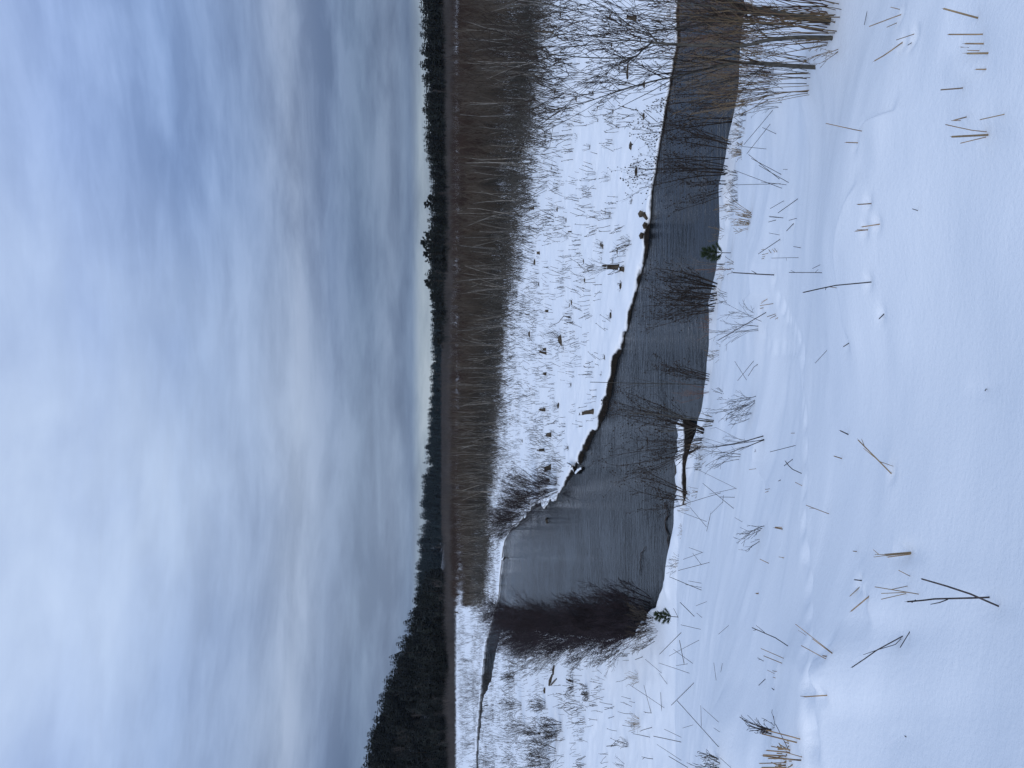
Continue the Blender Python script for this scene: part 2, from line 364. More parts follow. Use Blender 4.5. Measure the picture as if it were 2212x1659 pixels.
# ------------------------------------------------------------------ mesh building
REF = Vector((.31, .77, .557)).normalized()
class TB:
    def __init__(s): s.v = []; s.f = []
    def tube(s, pts, rad, n=3, cap=False):
        base = len(s.v); m = len(pts)
        for i in range(m):
            d = (pts[min(i + 1, m - 1)] - pts[max(i - 1, 0)])
            if d.length < 1e-9: d = Vector((0, 0, 1))
            d.normalize()
            a = REF - d * REF.dot(d)
            if a.length < .05: a = d.orthogonal()
            a.normalize(); b = d.cross(a); r = rad[i]; p = pts[i]
            for k in range(n):
                t = 2 * math.pi * k / n
                s.v.append(p + a * (r * math.cos(t)) + b * (r * math.sin(t)))
        for i in range(m - 1):
            o = base + i * n
            for k in range(n):
                k2 = (k + 1) % n
                s.f.append((o + k, o + k2, o + n + k2, o + n + k))
        if cap:
            o = base + (m - 1) * n
            if n == 4: s.f.append((o, o + 1, o + 2, o + 3))
            elif n >= 6:
                for k in range(1, n - 2, 2): s.f.append((o, o + k, o + k + 1, o + k + 2))
    def quad(s, a, b, c, d):
        o = len(s.v); s.v += [a, b, c, d]; s.f.append((o, o + 1, o + 2, o + 3))
    def bud(s, p, r):
        """a small bud or cone, six corners"""
        o = len(s.v)
        s.v += [p + Vector(x) * r for x in ((0, 0, 1.3), (1, 0, 0), (0, 1, 0), (-1, 0, 0), (0, -1, 0), (0, 0, -1.3))]
        for i in range(4):
            j = (i + 1) % 4
            s.f += [(o, o + 1 + i, o + 1 + j), (o + 5, o + 1 + j, o + 1 + i)]
    def arrays(s): return np.array([tuple(p) for p in s.v], np.float32), np.array(s.f, np.int32)
    def mesh(s, name, mat, smooth=False):
        me = bpy.data.meshes.new(name); me.from_pydata([tuple(p) for p in s.v], [], s.f)
        me.materials.append(mat)
        if smooth: me.shade_smooth()
        return me

def big_mesh(name, v, f, mat, smooth=False):
    me = bpy.data.meshes.new(name)
    k = f.shape[1]; nf = len(f)
    me.vertices.add(len(v)); me.vertices.foreach_set('co', v.astype(np.float32).ravel())
    me.loops.add(nf * k); me.loops.foreach_set('vertex_index', f.astype(np.int32).ravel())
    me.polygons.add(nf); me.polygons.foreach_set('loop_start', np.arange(0, nf * k, k, dtype=np.int32))
    me.materials.append(mat)
    me.update(calc_edges=True)
    if smooth: me.shade_smooth()
    return me

def link(name, me, parent=None, loc=None):
    o = bpy.data.objects.new(name, me); COL.objects.link(o)
    if parent: o.parent = parent
    if loc is not None: o.location = loc
    return o
def tag(o, label=None, cat=None, group=None, kind=None):
    if label: o['label'] = label
    if cat: o['category'] = cat
    if group: o['group'] = group
    if kind: o['kind'] = kind
    return o
def thing(name, label, cat, loc, group=None, rz=0.0):
    o = bpy.data.objects.new(name, None); COL.objects.link(o)
    o.location = loc; o.rotation_euler = (0, 0, rz); o.empty_display_size = .1
    return tag(o, label, cat, group)
def copy_tree(o, parent=None):
    c = o.copy(); COL.objects.link(c)
    if parent: c.parent = parent
    for ch in o.children: copy_tree(ch, c)
    return c
def stuff_mesh(name, protos, P, mat, label):
    """one mesh of everything too numerous to count; protos = [(verts, quads)], P rows = x, y, z, scale, turn, lean, which"""
    VV, FF, o = [], [], 0
    for i, (pv, pf) in enumerate(protos):
        rows = P[P[:, 6].astype(int) == i]
        if not len(rows): continue
        s = rows[:, 3]; c = np.cos(rows[:, 4]); n = np.sin(rows[:, 4])
        x = pv[None, :, 0]; y = pv[None, :, 1]; z = pv[None, :, 2]
        x = x + z * rows[:, 5][:, None]
        X = (x * c[:, None] - y * n[:, None]) * s[:, None] + rows[:, 0][:, None]
        Y = (x * n[:, None] + y * c[:, None]) * s[:, None] + rows[:, 1][:, None]
        Z = z * s[:, None] + rows[:, 2][:, None]
        VV.append(np.stack([X, Y, Z], -1).reshape(-1, 3))
        f = pf[None] + (np.arange(len(rows)) * len(pv))[:, None, None] + o
        FF.append(f.reshape(-1, 4)); o += len(rows) * len(pv)
    ob = link(name, big_mesh(name, np.concatenate(VV), np.concatenate(FF), mat))
    return tag(ob, label, None, None, 'stuff')

def rvec(r): return Vector((r.gauss(0, 1), r.gauss(0, 1), r.gauss(0, 1)))
UP = Vector((0, 0, 1))
def turn(d, ang, r):
    a = d.orthogonal().normalized(); b = d.cross(a); t = r.uniform(0, 2 * math.pi)
    return (d * math.cos(ang) + (a * math.cos(t) + b * math.sin(t)) * math.sin(ang)).normalized()

def grow(tbs, p, d, ln, rad, lv, r, o):
    """a stem and its side branches; tbs[level] collects the tubes of that level"""
    n = o['seg'][lv]; pts = [p.copy()]; ds = [d.copy()]
    tip = o['tip'][lv]; q = p.copy()
    for i in range(n):
        d = (d + rvec(r) * o['wob'][lv] + UP * o['up'][lv]).normalized()
        q = q + d * (ln / n); pts.append(q.copy()); ds.append(d.copy())
    tbs[lv].tube(pts, [max(rad * (1 - (1 - tip) * i / n), o['rmin']) for i in range(n + 1)], o['n'][lv])
    last = lv + 1 >= len(o['seg'])
    if last:
        if o.get('bud') is not None and r.random() < o['budp']:
            o['bud'].bud(pts[-1], o['budr'] * r.uniform(.7, 1.3))
            if r.random() < .5: o['bud'].bud(pts[n // 2] + rvec(r) * .01, o['budr'] * r.uniform(.6, 1.1))
        return
    k = o['kids'][lv]; k = int(k) + (1 if r.random() < k - int(k) else 0)
    for j in range(k):
        t = o['t0'][lv] + (1 - o['t0'][lv]) * ((j + r.random()) / k) ** .9
        x = min(t * n, n - 1e-3); i = int(x)
        bp = pts[i].lerp(pts[i + 1], x - i)
        nd = turn(ds[i + 1], R(r.uniform(*o['ang'][lv])), r)
        grow(tbs, bp, nd, ln * o['lr'][lv] * r.uniform(.6, 1.2) * (1.15 - .55 * t), rad * (1 - (1 - tip) * t) * o['rr'], lv + 1, r, o)

def shrub_opts(**kw):
    o = dict(seg=(5, 3, 2), tip=(.35, .4, .5), wob=(.07, .12, .2), up=(.05, .06, .03), n=(4, 3, 3), kids=(9, 5), t0=(.25, .2), ang=((18, 42), (25, 55)),
             lr=(.42, .42), rr=.55, rmin=.0016, budp=0, budr=.012)
    o.update(kw); return o
def make_shrub(seed, h, stems, spread, rad, base=.12, lean=(0, 0, 0), bud=None, **kw):
    r = random.Random(seed); o = shrub_opts(**kw); o['bud'] = bud
    tbs = [TB() for _ in o['seg']]
    for i in range(stems):
        t = r.uniform(0, 2 * math.pi); s = r.random() ** .6
        d = Vector((math.cos(t) * math.sin(R(spread) * s), math.sin(t) * math.sin(R(spread) * s), math.cos(R(spread) * s))) + Vector(lean)
        b = Vector((math.cos(t) * base * s, math.sin(t) * base * s, -.12))
        grow(tbs, b, d.normalized(), h * r.uniform(.6, 1.05), rad * r.uniform(.55, 1.1), 0, r, o)
    return tbs
def merged(tbs):
    a = TB()
    for t in tbs:
        o = len(a.v); a.v += t.v; a.f += [tuple(i + o for i in f) for f in t.f]
    return a

# ------------------------------------------------------------------ ground and river
def build_ground():
    rr = np.concatenate([np.geomspace(.4, 4, 60)[:-1], np.geomspace(4, 17, 380)[:-1], np.geomspace(17, 80, 1050)[:-1], np.geomspace(80, 130, 160)[:-1], np.geomspace(130, 3200, 150)])
    th = np.concatenate([np.linspace(-180, -34, 48)[:-1], np.linspace(-34, 34, 760), np.linspace(34, 180, 48)[1:-1]]) * math.pi / 180
    T, RR = np.meshgrid(th, rr)
    X = (RR * np.sin(T)).ravel(); Y = (RR * np.cos(T)).ravel()
    Z = np.empty_like(X)
    for a in range(0, len(X), 60000): Z[a:a + 60000] = ground_z(X[a:a + 60000], Y[a:a + 60000])
    v = np.stack([X, Y, Z], -1); nr, na = RR.shape
    i = np.arange(nr - 1)[:, None] * na; j = np.arange(na)[None]; j2 = (j + 1) % na
    f = np.stack([i + j, i + j2, i + na + j2, i + na + j], -1).reshape(-1, 4)
    tag(link('snowy_ground', big_mesh('snowy_ground', v, f, M['snow'], True)), kind='structure')
build_ground()
t = TB(); t.quad(Vector((-260, 8, 0)), Vector((90, 8, 0)), Vector((90, 260, 0)), Vector((-260, 260, 0)))
tag(link('river', t.mesh('river', M['water'])), kind='structure')

# ------------------------------------------------------------------ hills and conifers behind the flood plain
rng = np.random.RandomState(11)
def xy_at(u, d): return (u - CU) / F * (d * cp + 0.6)
def hill_mesh(name, xs, ys, zf):
    X, Y = np.meshgrid(xs, ys); Z = zf(X, Y)
    v = np.stack([X.ravel(), Y.ravel(), Z.ravel()], -1); na = len(xs)
    i = np.arange(len(ys) - 1)[:, None] * na; j = np.arange(na - 1)[None]
    f = np.stack([i + j, i + j + 1, i + na + j + 1, i + na + j], -1).reshape(-1, 4)
    return tag(link(name, big_mesh(name, v, f, M['floor'], True)), kind='structure')
def left_hill_z(X, Y):
    ridge = np.interp(-X, [60, 112, 140, 165, 196, 240, 300, 420], [-1, 0, 7, 15, 29, 41, 50, 56])
    c = sstep(352, 470, Y) * (1 - 0.6 * sstep(520, 700, Y))
    return ridge * c + 2.0 * fbm(X * .03, Y * .03, 3) * c - 0.4
def far_ridge_z(X, Y):
    ridge = np.interp(X, [-620, -480, -330, -220, -120, -40, 40, 120, 400], [26, 26, 25, 21, 13, 5, 1, 0, 0])
    c = sstep(770, 930, Y) * (1 - .7 * sstep(1000, 1200, Y))
    return ridge * c + 2.5 * fbm(X * .02, Y * .02, 3) * c - 0.3
hill_mesh('wooded_hill', np.linspace(-460, -60, 90), np.linspace(345, 720, 80), left_hill_z)
hill_mesh('far_ridge', np.linspace(-620, 420, 120), np.linspace(760, 1200, 60), far_ridge_z)

def conifer(seed, h=15.0, wide=.2, levels=15, gap=.12, up=-.25, cl=.5):
    r = random.Random(seed); tr = TB(); cr = TB()
    tr.tube([Vector((0, 0, -.6)), Vector((0, 0, h * .5)), Vector((0, 0, h * .97))], [h * .016, h * .010, h * .002], 4)
    for i in range(levels):
        t = (i + r.random() * .5) / levels
        z = h * (.12 + .86 * t); Lb = h * wide * (1 - t) ** .58 * r.uniform(.7, 1.25) + h * .02
        k = 6 if t < .75 else 5; a0 = r.uniform(0, 6.28)
        for j in range(k):
            if r.random() < gap: continue
            a = a0 + 6.28 * j / k + r.uniform(-.25, .25); ln = Lb * r.uniform(.65, 1.2)
            dx = Vector((math.cos(a), math.sin(a), 0)); sx = Vector((-dx.y, dx.x, 0)); slope = up + r.uniform(-.15, .15)
            b = Vector((0, 0, z)); e = b + dx * ln + UP * (ln * slope); m = b + dx * ln * .55 + UP * (ln * slope * .45 + .02 * h * .3)
            wd = ln * cl * r.uniform(.7, 1.2); dr = UP * (-ln * r.uniform(.12, .3))
            cr.quad(b, m + sx * wd + dr, e, m); cr.quad(b, m, e, m - sx * wd + dr)
            cr.quad(m + dx * ln * .1, m + sx * wd * .5 + dr * 1.6, e + dr * 1.4, e + UP * ln * .06)
    cr.quad(Vector((0, 0, h)), Vector((h * .012, 0, h * .93)), Vector((0, 0, h * .90)), Vector((-h * .012, h * .01, h * .93)))
    return tr, cr
def pine(seed, h=17.0, big=1.0):
    """open crowned pine with plumes of needles"""
    r = random.Random(seed); tr = TB(); cr = TB()
    pts = [Vector((r.uniform(-.02, .02) * h * i, r.uniform(-.02, .02) * h * i, -.6 + (h * .97 + .6) * i / 5)) for i in range(6)]
    tr.tube(pts, [h * (.02 - .0032 * i) for i in range(6)], 6)
    for i in range(20):
        t = .22 + .78 * (i + r.random()) / 20; x = min(t * 5, 4.99); b = pts[int(x)].lerp(pts[int(x) + 1], x - int(x))
        for j in range(3):
            a = r.uniform(0, 6.28); ln = h * .27 * big * (math.sin(min(1, (1.02 - t) * 1.9) * 1.57) ** .8) * r.uniform(.5, 1.1) + h * .03
            dx = Vector((math.cos(a), math.sin(a), r.uniform(.05, .4))); e = b + dx * ln
            tr.tube([b, b.lerp(e, .5) - UP * ln * .06, e], [h * .005, h * .0035, h * .0015], 3)
            for q in range(9):
                c = b.lerp(e, r.uniform(.3, 1.05)) + rvec(r) * ln * .09; s = h * .034 * r.uniform(.6, 1.3)
                d = (dx.normalized() + rvec(r) * .5 + UP * .35).normalized(); sx = d.orthogonal().normalized(); s2 = d.cross(sx)
                for sv in (sx, s2):
                    cr.quad(c - d * s, c + sv * s * .75, c + d * s * 1.5, c - sv * s * .75)
    return tr, cr
def leafless(seed, h, kids=(9, 4), stems=1, spread=6, rad=.028, ang=((18, 40), (22, 50)), **kw):
    kw.setdefault('lr', (.34, .42))
    return make_shrub(seed, h, stems, spread, rad, .1, seg=(4, 2, 1), n=(3, 3, 3), kids=kids, ang=ang, t0=(.3, .15), **kw)

con = [conifer(s, 15, .20 + .025 * (s % 4), 13 + s % 4, .1 + .03 * (s % 3), -.12 + .11 * (s % 4)) for s in range(7)]
con_mesh = [(tr.mesh('conifer', M['trunk']), cr.mesh('crown', M['needle'])) for tr, cr in con]
con_arr = [merged([tr, cr]).arrays() for tr, cr in con]
bare = [leafless(40 + s, 13, (12, 6), 1, 5, .14, rmin=.02, lr=(.36, .42)) for s in range(4)]
bare_arr = [merged(b).arrays() for b in bare]
bare_me = [(b[0].mesh('bare_tree', M['belt']), merged(b[1:]).mesh('crown', M['belt'])) for b in bare]

def plant(me_pair, name, label, cat, x, y, z, s, rz, group, lean=0.0):
    o = link(name, me_pair[0], None, (x, y, z)); o.scale = (s, s, s); o.rotation_euler = (lean, lean * .6, rz)
    tag(o, label, cat, group)
    link('crown', me_pair[1], o)
    return o

# the wood on the left hill: first scatter, then the nearest trees as trees, the rest as one mass
def scatter(n, x0, x1, y0, y1, dmin, seed):
    r = np.random.RandomState(seed); out = []; cells = {}
    for x, y in zip(r.uniform(x0, x1, n), r.uniform(y0, y1, n)):
        k = (int(x // dmin), int(y // dmin))
        if any((x - p) ** 2 + (y - q) ** 2 < dmin * dmin for a in (-1, 0, 1) for b in (-1, 0, 1) for p, q in cells.get((k[0] + a, k[1] + b), ())): continue
        cells.setdefault(k, []).append((x, y)); out.append((x, y))
    return np.array(out)
pts = scatter(5200, -330, -98, 358, 545, 3.4, 5)
uu = CU + F * pts[:, 0] / (pts[:, 1] * cp + .7)
edge = np.interp(pts[:, 0], [-140, -98], [0, 22]) * (pts[:, 1] < 400)      # the wood's front thins out to the right
pts = pts[(uu > -60) & (uu < 420) & (pts[:, 1] > 360 + edge + 6 * vnoise(pts[:, 0] * .2, pts[:, 1] * 0))]
hz = left_hill_z(pts[:, 0], pts[:, 1]); mixv = vnoise(pts[:, 0] * .045, pts[:, 1] * .06) + .35 * (rng.rand(len(pts)) - .5)
order = np.argsort(pts[:, 1]); n_c = n_b = 0; rest_c, rest_b = [], []
for i in order:
    x, y = pts[i]; z = hz[i]; r1 = rng.rand()
    if mixv[i] > .17:
        s = .75 + .45 * r1
        if n_b < 70:
            plant(bare_me[rng.randint(4)], 'bare_tree', 'leafless grey tree among the dark conifers of the wooded hill above the snowy plain', 'tree', x, y, z, s, rng.rand() * 6.3, 'leafless trees in the wood on the hill'); n_b += 1
        else: rest_b.append((x, y, z, s, rng.rand() * 6.3, 0, rng.randint(4)))
    else:
        s = (.55 + .65 * r1) * (0.8 if y < 370 else 1)
        if n_c < 190:
            plant(con_mesh[rng.randint(7)], 'conifer_tree', 'dark green conifer standing in the wood on the nearer hillside', 'tree', x, y, z, s, rng.rand() * 6.3, 'conifers on the nearer wooded hill'); n_c += 1
        else: rest_c.append((x, y, z, s, rng.rand() * 6.3, 0, rng.randint(7)))
stuff_mesh('hill_forest', con_arr, np.array(rest_c), M['needle'], 'dark conifer wood covering the upper part of the nearer hill')
if rest_b: stuff_mesh('hill_woods', bare_arr, np.array(rest_b), M['belt'], 'grey leafless trees mixed into the wood on the nearer hill')

# far ridge, one mass
pts = scatter(4200, -560, 160, 790, 960, 4.6, 9)
z = far_ridge_z(pts[:, 0], pts[:, 1]); k = z > -5
pts = pts[k]; z = z[k]; n = len(pts)
isb = (vnoise(pts[:, 0] * .03, pts[:, 1] * .03) + .3 * (rng.rand(n) - .5)) > .24
P = np.stack([pts[:, 0], pts[:, 1], z, rng.uniform(.75, 1.2, n), rng.rand(n) * 6.3, np.zeros(n), rng.randint(0, 7, n)], -1)
stuff_mesh('ridge_forest', con_arr, P[~isb], M['hazeneedle'], 'dark forest coloured haze blue covering the far low ridge')
Pb = P[isb]; Pb[:, 6] = Pb[:, 6] % 4
stuff_mesh('ridge_woods', bare_arr, Pb, M['belt'], 'grey leafless trees mixed into the forest on the far ridge')

# belt of forest on the flat, straight ahead and to the right
pts = scatter(4200, -35, 330, 392, 520, 4.2, 21)
uu = CU + F * pts[:, 0] / (pts[:, 1] * cp + .7)
k = (uu > 900) & (uu < 1900) & (pts[:, 1] > np.interp(uu, [900, 1010, 1060], [500, 440, 392])); pts = pts[k]; uu = uu[k]; n = len(pts)
hgt = np.interp(uu, [900, 1000, 1060, 1180, 1280, 1330, 1420, 1560, 1660, 1900], [.80, .90, 1.04, .96, .92, 1.08, 1.16, 1.22, 1.32, 1.35])
isb = (vnoise(pts[:, 0] * .05, pts[:, 1] * .05) + .3 * (rng.rand(n) - .5)) > .2
order = np.argsort(pts[:, 1]); n_c = 0; rc, rb = [], []
for i in order:
    x, y = pts[i]; s = hgt[i] * rng.uniform(.72, 1.0)
    if isb[i]: rb.append((x, y, .6, s * .95, rng.rand() * 6.3, 0, rng.randint(4)))
    elif n_c < 60:
        plant(con_mesh[rng.randint(7)], 'conifer_tree', 'dark conifer at the front of the level forest beyond the brown thicket', 'tree', x, y, .6, s, rng.rand() * 6.3, 'conifers at the front of the level forest'); n_c += 1
    else: rc.append((x, y, .6, s, rng.rand() * 6.3, 0, rng.randint(7)))
stuff_mesh('level_forest', con_arr, np.array(rc), M['needle'], 'dark level forest behind the brown thicket')
stuff_mesh('level_woods', bare_arr, np.array(rb), M['belt'], 'grey leafless trees mixed into the level forest')

# pines that stand above the skyline
for (u, vtop, d, big, lb) in ((1219, 916, 398, 1.0, 'ragged pine standing alone above the level forest skyline, plumes leaning to one side'),
                              (1136, 910, 400, 1.65, 'broad rounded pine, the largest crown above the level forest skyline'),
                              (1112, 914, 404, 1.4, 'dense pine touching the shoulder of the largest rounded pine'),
                              (1052, 917, 396, 1.5, 'round topped pine across a gap of bare trees from the largest rounded pine'),
                              (1020, 928, 400, .95, 'lower bushy pine beside the round topped pine on the skyline'),
                              (968, 934, 398, .8, 'small pine with a thin open top at the low end of the level forest'),
                              (925, 938, 396, .85, 'last small pine where the level forest drops to the far ridge')):
    x = xy_at(u, d); zt = H + (VH - vtop) / F * d; h = zt - .4
    tr, cr = pine(u, h, big)
    plant((tr.mesh('pine_tree', M['trunk']), cr.mesh('crown', M['needle'])), 'pine_tree', lb, 'pine tree', x, d, .4, 1.0, 0, 'pines above the skyline')
x, y = xy_at(252, 362), 362
for (u, vtop, d, lb) in ((252, 862, 400, 'spiky conifer standing clear where the nearer hill starts to rise'), (310, 884, 384, 'short conifer at the foot of the nearer hill next to the far ridge')):
    x = xy_at(u, d); z0 = float(left_hill_z(np.array([x]), np.array([float(d)]))[0]); h = H + (VH - vtop) / F * d - z0
    plant(con_mesh[u % 7], 'conifer_tree', lb, 'tree', x, d, z0, h / 15, 0, None)

# ------------------------------------------------------------------ thicket, brush belt
edge_px = [(0, 1168), (100, 1163), (200, 1153), (330, 1140), (450, 1120), (560, 1106), (650, 1092), (800, 1079), (1000, 1061), (1100, 1051), (1200, 1044), (1303, 1036)]
EU = np.array([1659 - y for y, v in edge_px][::-1] + [1800, 2100]); ED = np.array([(H - .75) * F / (v - VH) for y, v in edge_px][::-1] + [51, 46])
def depth_front(u): return np.interp(u, EU, ED) * .98
pale = [leafless(60 + s, 5.4, (12, 4), 1 + s % 2, 4, .058, rmin=.0085, budp=0, ang=((9, 28), (12, 36)), lr=(.36, .42)) for s in range(8)]
pale_me = [(p[0].mesh('thicket_tree', M['pale']), merged(p[1:]).mesh('crown', M['thicketcrown'])) for p in pale]
pale_arr = [merged(p).arrays() for p in pale]
brown = [make_shrub(80 + s, 3.0, 12, 26, .016, .35, seg=(3, 2), n=(3, 3), kids=(9,), ang=((16, 40),), t0=(.2,), lr=(.45,), rmin=.0075) for s in range(5)]
brown_arr = [merged(p).arrays() for p in brown]
pts = scatter(45000, -110, 150, 44, 200, .66, 31)
uu = CU + F * pts[:, 0] / (pts[:, 1] * cp + .7); df = depth_front(uu) + 4 * vnoise(pts[:, 0] * .25, pts[:, 1] * .25) + 5 * vnoise(pts[:, 0] * .06, pts[:, 1] * .06)
k = (uu > 352) & (uu < 1900) & (pts[:, 1] > df - 3.5) & (pts[:, 1] < 196); pts = pts[k]; uu = uu[k]; df = df[k]
into = pts[:, 1] - df; rr_ = rng.rand(len(pts))
hsc = 1 - .33 * sstep(700, 352, uu)
z = ground_z(pts[:, 0], pts[:, 1])
tall = (into < 30) & (rr_ < np.where(into < 0, .22, np.where(into < 14, .80, .45)))
low = (into > -1.0) & ~tall & (rr_ > 1 - np.where(into < 26, .80, .55))
idx = np.nonzero(tall)[0]; idx = idx[np.argsort(pts[idx, 1] / np.maximum(depth_front(uu[idx]), 1) + .0 * idx)]
for q, i in enumerate(idx[:300]):
    s = hsc[i] * rng.uniform(.62, 1.08)
    plant(pale_me[rng.randint(8)], 'thicket_tree', 'slender pale leafless sapling at the front edge of the brown thicket across the snowfield', 'sapling', pts[i, 0], pts[i, 1], z[i] - .05, s, rng.rand() * 6.3, 'pale saplings along the front of the thicket', lean=rng.uniform(-.06, .06))
idx = idx[300:]; n = len(idx)
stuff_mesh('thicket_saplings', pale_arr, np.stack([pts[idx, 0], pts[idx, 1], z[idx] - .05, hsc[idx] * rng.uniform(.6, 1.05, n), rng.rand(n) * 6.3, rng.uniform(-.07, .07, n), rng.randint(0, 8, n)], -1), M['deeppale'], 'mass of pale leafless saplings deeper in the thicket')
idx = np.nonzero(low & (into < 24))[0]; n = len(idx)
stuff_mesh('front_brush', brown_arr, np.stack([pts[idx, 0], pts[idx, 1], z[idx] - .05, hsc[idx] * rng.uniform(.5, 1.0, n), rng.rand(n) * 6.3, np.zeros(n), rng.randint(0, 5, n)], -1), M['greybrush'], 'grey brush between the pale saplings at the front of the thicket')
idx = np.nonzero(low & (into >= 24))[0]; n = len(idx)
bp_ = scatter(9000, -150, 190, 196, 312, 1.35, 35); bu = CU + F * bp_[:, 0] / (bp_[:, 1] * cp + .7)
bk = (bu > 372 + 60 * vnoise(bp_[:, 1] * .07, bp_[:, 0] * 0)) & (bu < 1900) & (vnoise(bp_[:, 0] * .03, bp_[:, 1] * .05) + np.interp(bu, [600, 1000, 1300], [.4, .25, -.08]) > 0) & (rng.rand(len(bp_)) < .55); bp_ = bp_[bk]; m_ = len(bp_)
Pb = np.stack([bp_[:, 0], bp_[:, 1], .5 + 0 * bp_[:, 0], rng.uniform(.65, .95, m_) * np.interp(bp_[:, 1], [196, 312], [.95, 1.35]), rng.rand(m_) * 6.3, np.zeros(m_), rng.randint(0, 5, m_)], -1)
stuff_mesh('far_brush', brown_arr, Pb, M['brown'], 'low brown brush behind the thicket, thinning out toward the forest')
stuff_mesh('thicket_brush', brown_arr, np.stack([pts[idx, 0], pts[idx, 1], z[idx] - .05, hsc[idx] * rng.uniform(.75, 1.12, n), rng.rand(n) * 6.3, np.zeros(n), rng.randint(0, 5, n)], -1), M['brown'], 'brown brush filling the thicket behind the pale saplings')

pts = scatter(9000, -330, 290, 316, 352, 1.7, 33); n = len(pts); 
p2 = scatter(16000, -320, 60, 352, 765, 3.3, 34); u2 = CU + F * p2[:, 0] / (p2[:, 1] * cp + .7); p2 = p2[(u2 > 330) & (u2 < 960)]; m_ = len(p2)
k2 = left_hill_z(p2[:, 0], p2[:, 1]) < .2; p2 = p2[k2]; m_ = len(p2)
stuff_mesh('far_belt', brown_arr, np.stack([p2[:, 0], p2[:, 1], .5 + 0 * p2[:, 0], rng.uniform(1.2, 1.9, m_), rng.rand(m_) * 6.3, np.zeros(m_), rng.randint(0, 5, m_)], -1), M['belt'], 'grey brush running back over the plain to the far ridge')
stuff_mesh('brush_belt', brown_arr, np.stack([pts[:, 0], pts[:, 1], .5 + 0 * pts[:, 0], (1.25 + 1.1 * vnoise(pts[:, 0] * .05, pts[:, 1] * .1) + .5 * vnoise(pts[:, 0] * .3, pts[:, 1] * .3)) * rng.uniform(.8, 1.15, n), rng.rand(n) * 6.3, np.zeros(n), rng.randint(0, 5, n)], -1), M['belt'], 'grey belt of leafless brush along the foot of the forest')

# ------------------------------------------------------------------ weeds on the flood plain
def weed(seed, n, h, lean, spread=.35, twigs=2):
    r = random.Random(seed); a = TB(); hd = TB(); la = r.uniform(-.3, .3)
    for i in range(n):
        b = Vector((r.gauss(0, spread), r.gauss(0, spread), -.06)); d = Vector((lean + la + r.gauss(0, .22), r.gauss(0, .25), 1)).normalized()
        ln = h * r.uniform(.45, 1.1); m = b + d * ln * .55; e = m + (d + rvec(r) * .14).normalized() * ln * .45
        a.tube([b, m, e], [.0125, .011, .008], 3); a.tube([Vector((0, 0, -.25)), b], [.01, .01], 3)
        for k in range(r.randint(0, twigs)):
            p = b.lerp(m, r.uniform(.5, 1)) if r.random() < .4 else m.lerp(e, r.random()); a.tube([p, p + (d + rvec(r) * .5).normalized() * ln * r.uniform(.12, .3)], [.009, .007], 3)
        if r.random() < .45: hd.quad(e + UP * .05, e + Vector((.03, 0, 0)), e - UP * .04, e + Vector((0, .03, 0)))
    return merged([a, hd]) if len(hd.v) else a
weeds = [weed(s, 4 + s % 5, .55 + .05 * (s % 4), .25 * ((s % 3) - 1), .25 + .12 * (s % 3)) for s in range(12)]
weed_arr = [x.arrays() for x in weeds]; weed_me = [x.mesh('weed_clump', M['weed']) for x in weeds]
upr = [weed(100 + s, 6, 1.0 + .1 * s, .1 * (s - 2), .45, 3) for s in range(5)]
upr_arr = [x.arrays() for x in upr]

pts = scatter(70000, -120, 90, 24, 170, .42, 51)
sd = river_sd(pts[:, 0], pts[:, 1]); uu = CU + F * pts[:, 0] / (pts[:, 1] * cp + .7)
q = np.interp(pts[:, 0], _xs, _ys) - pts[:, 1]
farside = (pts[:, 1] > 22) & (sd > .8) & (q < -2) & (uu > -80) & (uu < 1740)
leftside = farside & (uu < 330) & (pts[:, 1] < 62)
main = farside & ~leftside
df = depth_front(np.maximum(uu, 352)); gap = df - pts[:, 1]
patch = vnoise(pts[:, 0] * .16, pts[:, 1] * .16) + .6 * vnoise(pts[:, 0] * .5, pts[:, 1] * .5)
dens = np.where(main, .17 + .95 * np.clip(patch + .08, 0, 1) + .5 * np.exp(-np.clip(gap, 0, 60) / 8.0), 0)
dens = np.where(main & (gap < -2) & (uu > 352), 0.0, dens)
dens = np.where(main & (uu <= 352), .16 + .5 * np.clip(patch, 0, 1), dens)
dens = np.where(leftside, .10 + .55 * sstep(-.05, .35, patch) * sstep(27, 36, pts[:, 1]), dens)
keep = rng.rand(len(pts)) < dens; pts = pts[keep]; gap = gap[keep]; uu = uu[keep]; main = main[keep]
z = ground_z(pts[:, 0], pts[:, 1]); order = np.argsort(pts[:, 1]); rest = []; nL = nR = 0
for i in order:
    x, y = pts[i]; s = rng.uniform(.7, 1.25)
    if main[i] and nR < 190 and uu[i] > 352:
        o = link('weed_clump', weed_me[rng.randint(12)], None, (x, y, z[i])); nR += 1
        tag(o, 'thin dry weed stalks poking through the snowfield across the river', 'weed', 'dry weeds on the snowfield across the river')
    elif not main[i] and nL < 100:
        o = link('weed_clump', weed_me[rng.randint(12)], None, (x, y, z[i])); nL += 1
        tag(o, 'thin dry weed stalks on the near side flat beyond the dark purple thicket', 'weed', 'dry weeds on the near side flat')
    else:
        rest.append((x, y, z[i], s, rng.rand() * .9 - .45, 0, rng.randint(12))); continue
    o.scale = (s, s, s); o.rotation_euler = (0, 0, rng.rand() * .9 - .45)
stuff_mesh('dry_weeds', weed_arr, np.array(rest), M['weed'], 'mass of dry weeds farther off on the snowy flood plain')
pts = scatter(75000, -70, 85, 40, 150, .3, 57); uu = CU + F * pts[:, 0] / (pts[:, 1] * cp + .7); gap = depth_front(uu) - pts[:, 1] + 5 * vnoise(pts[:, 0] * .3, pts[:, 1] * .3)
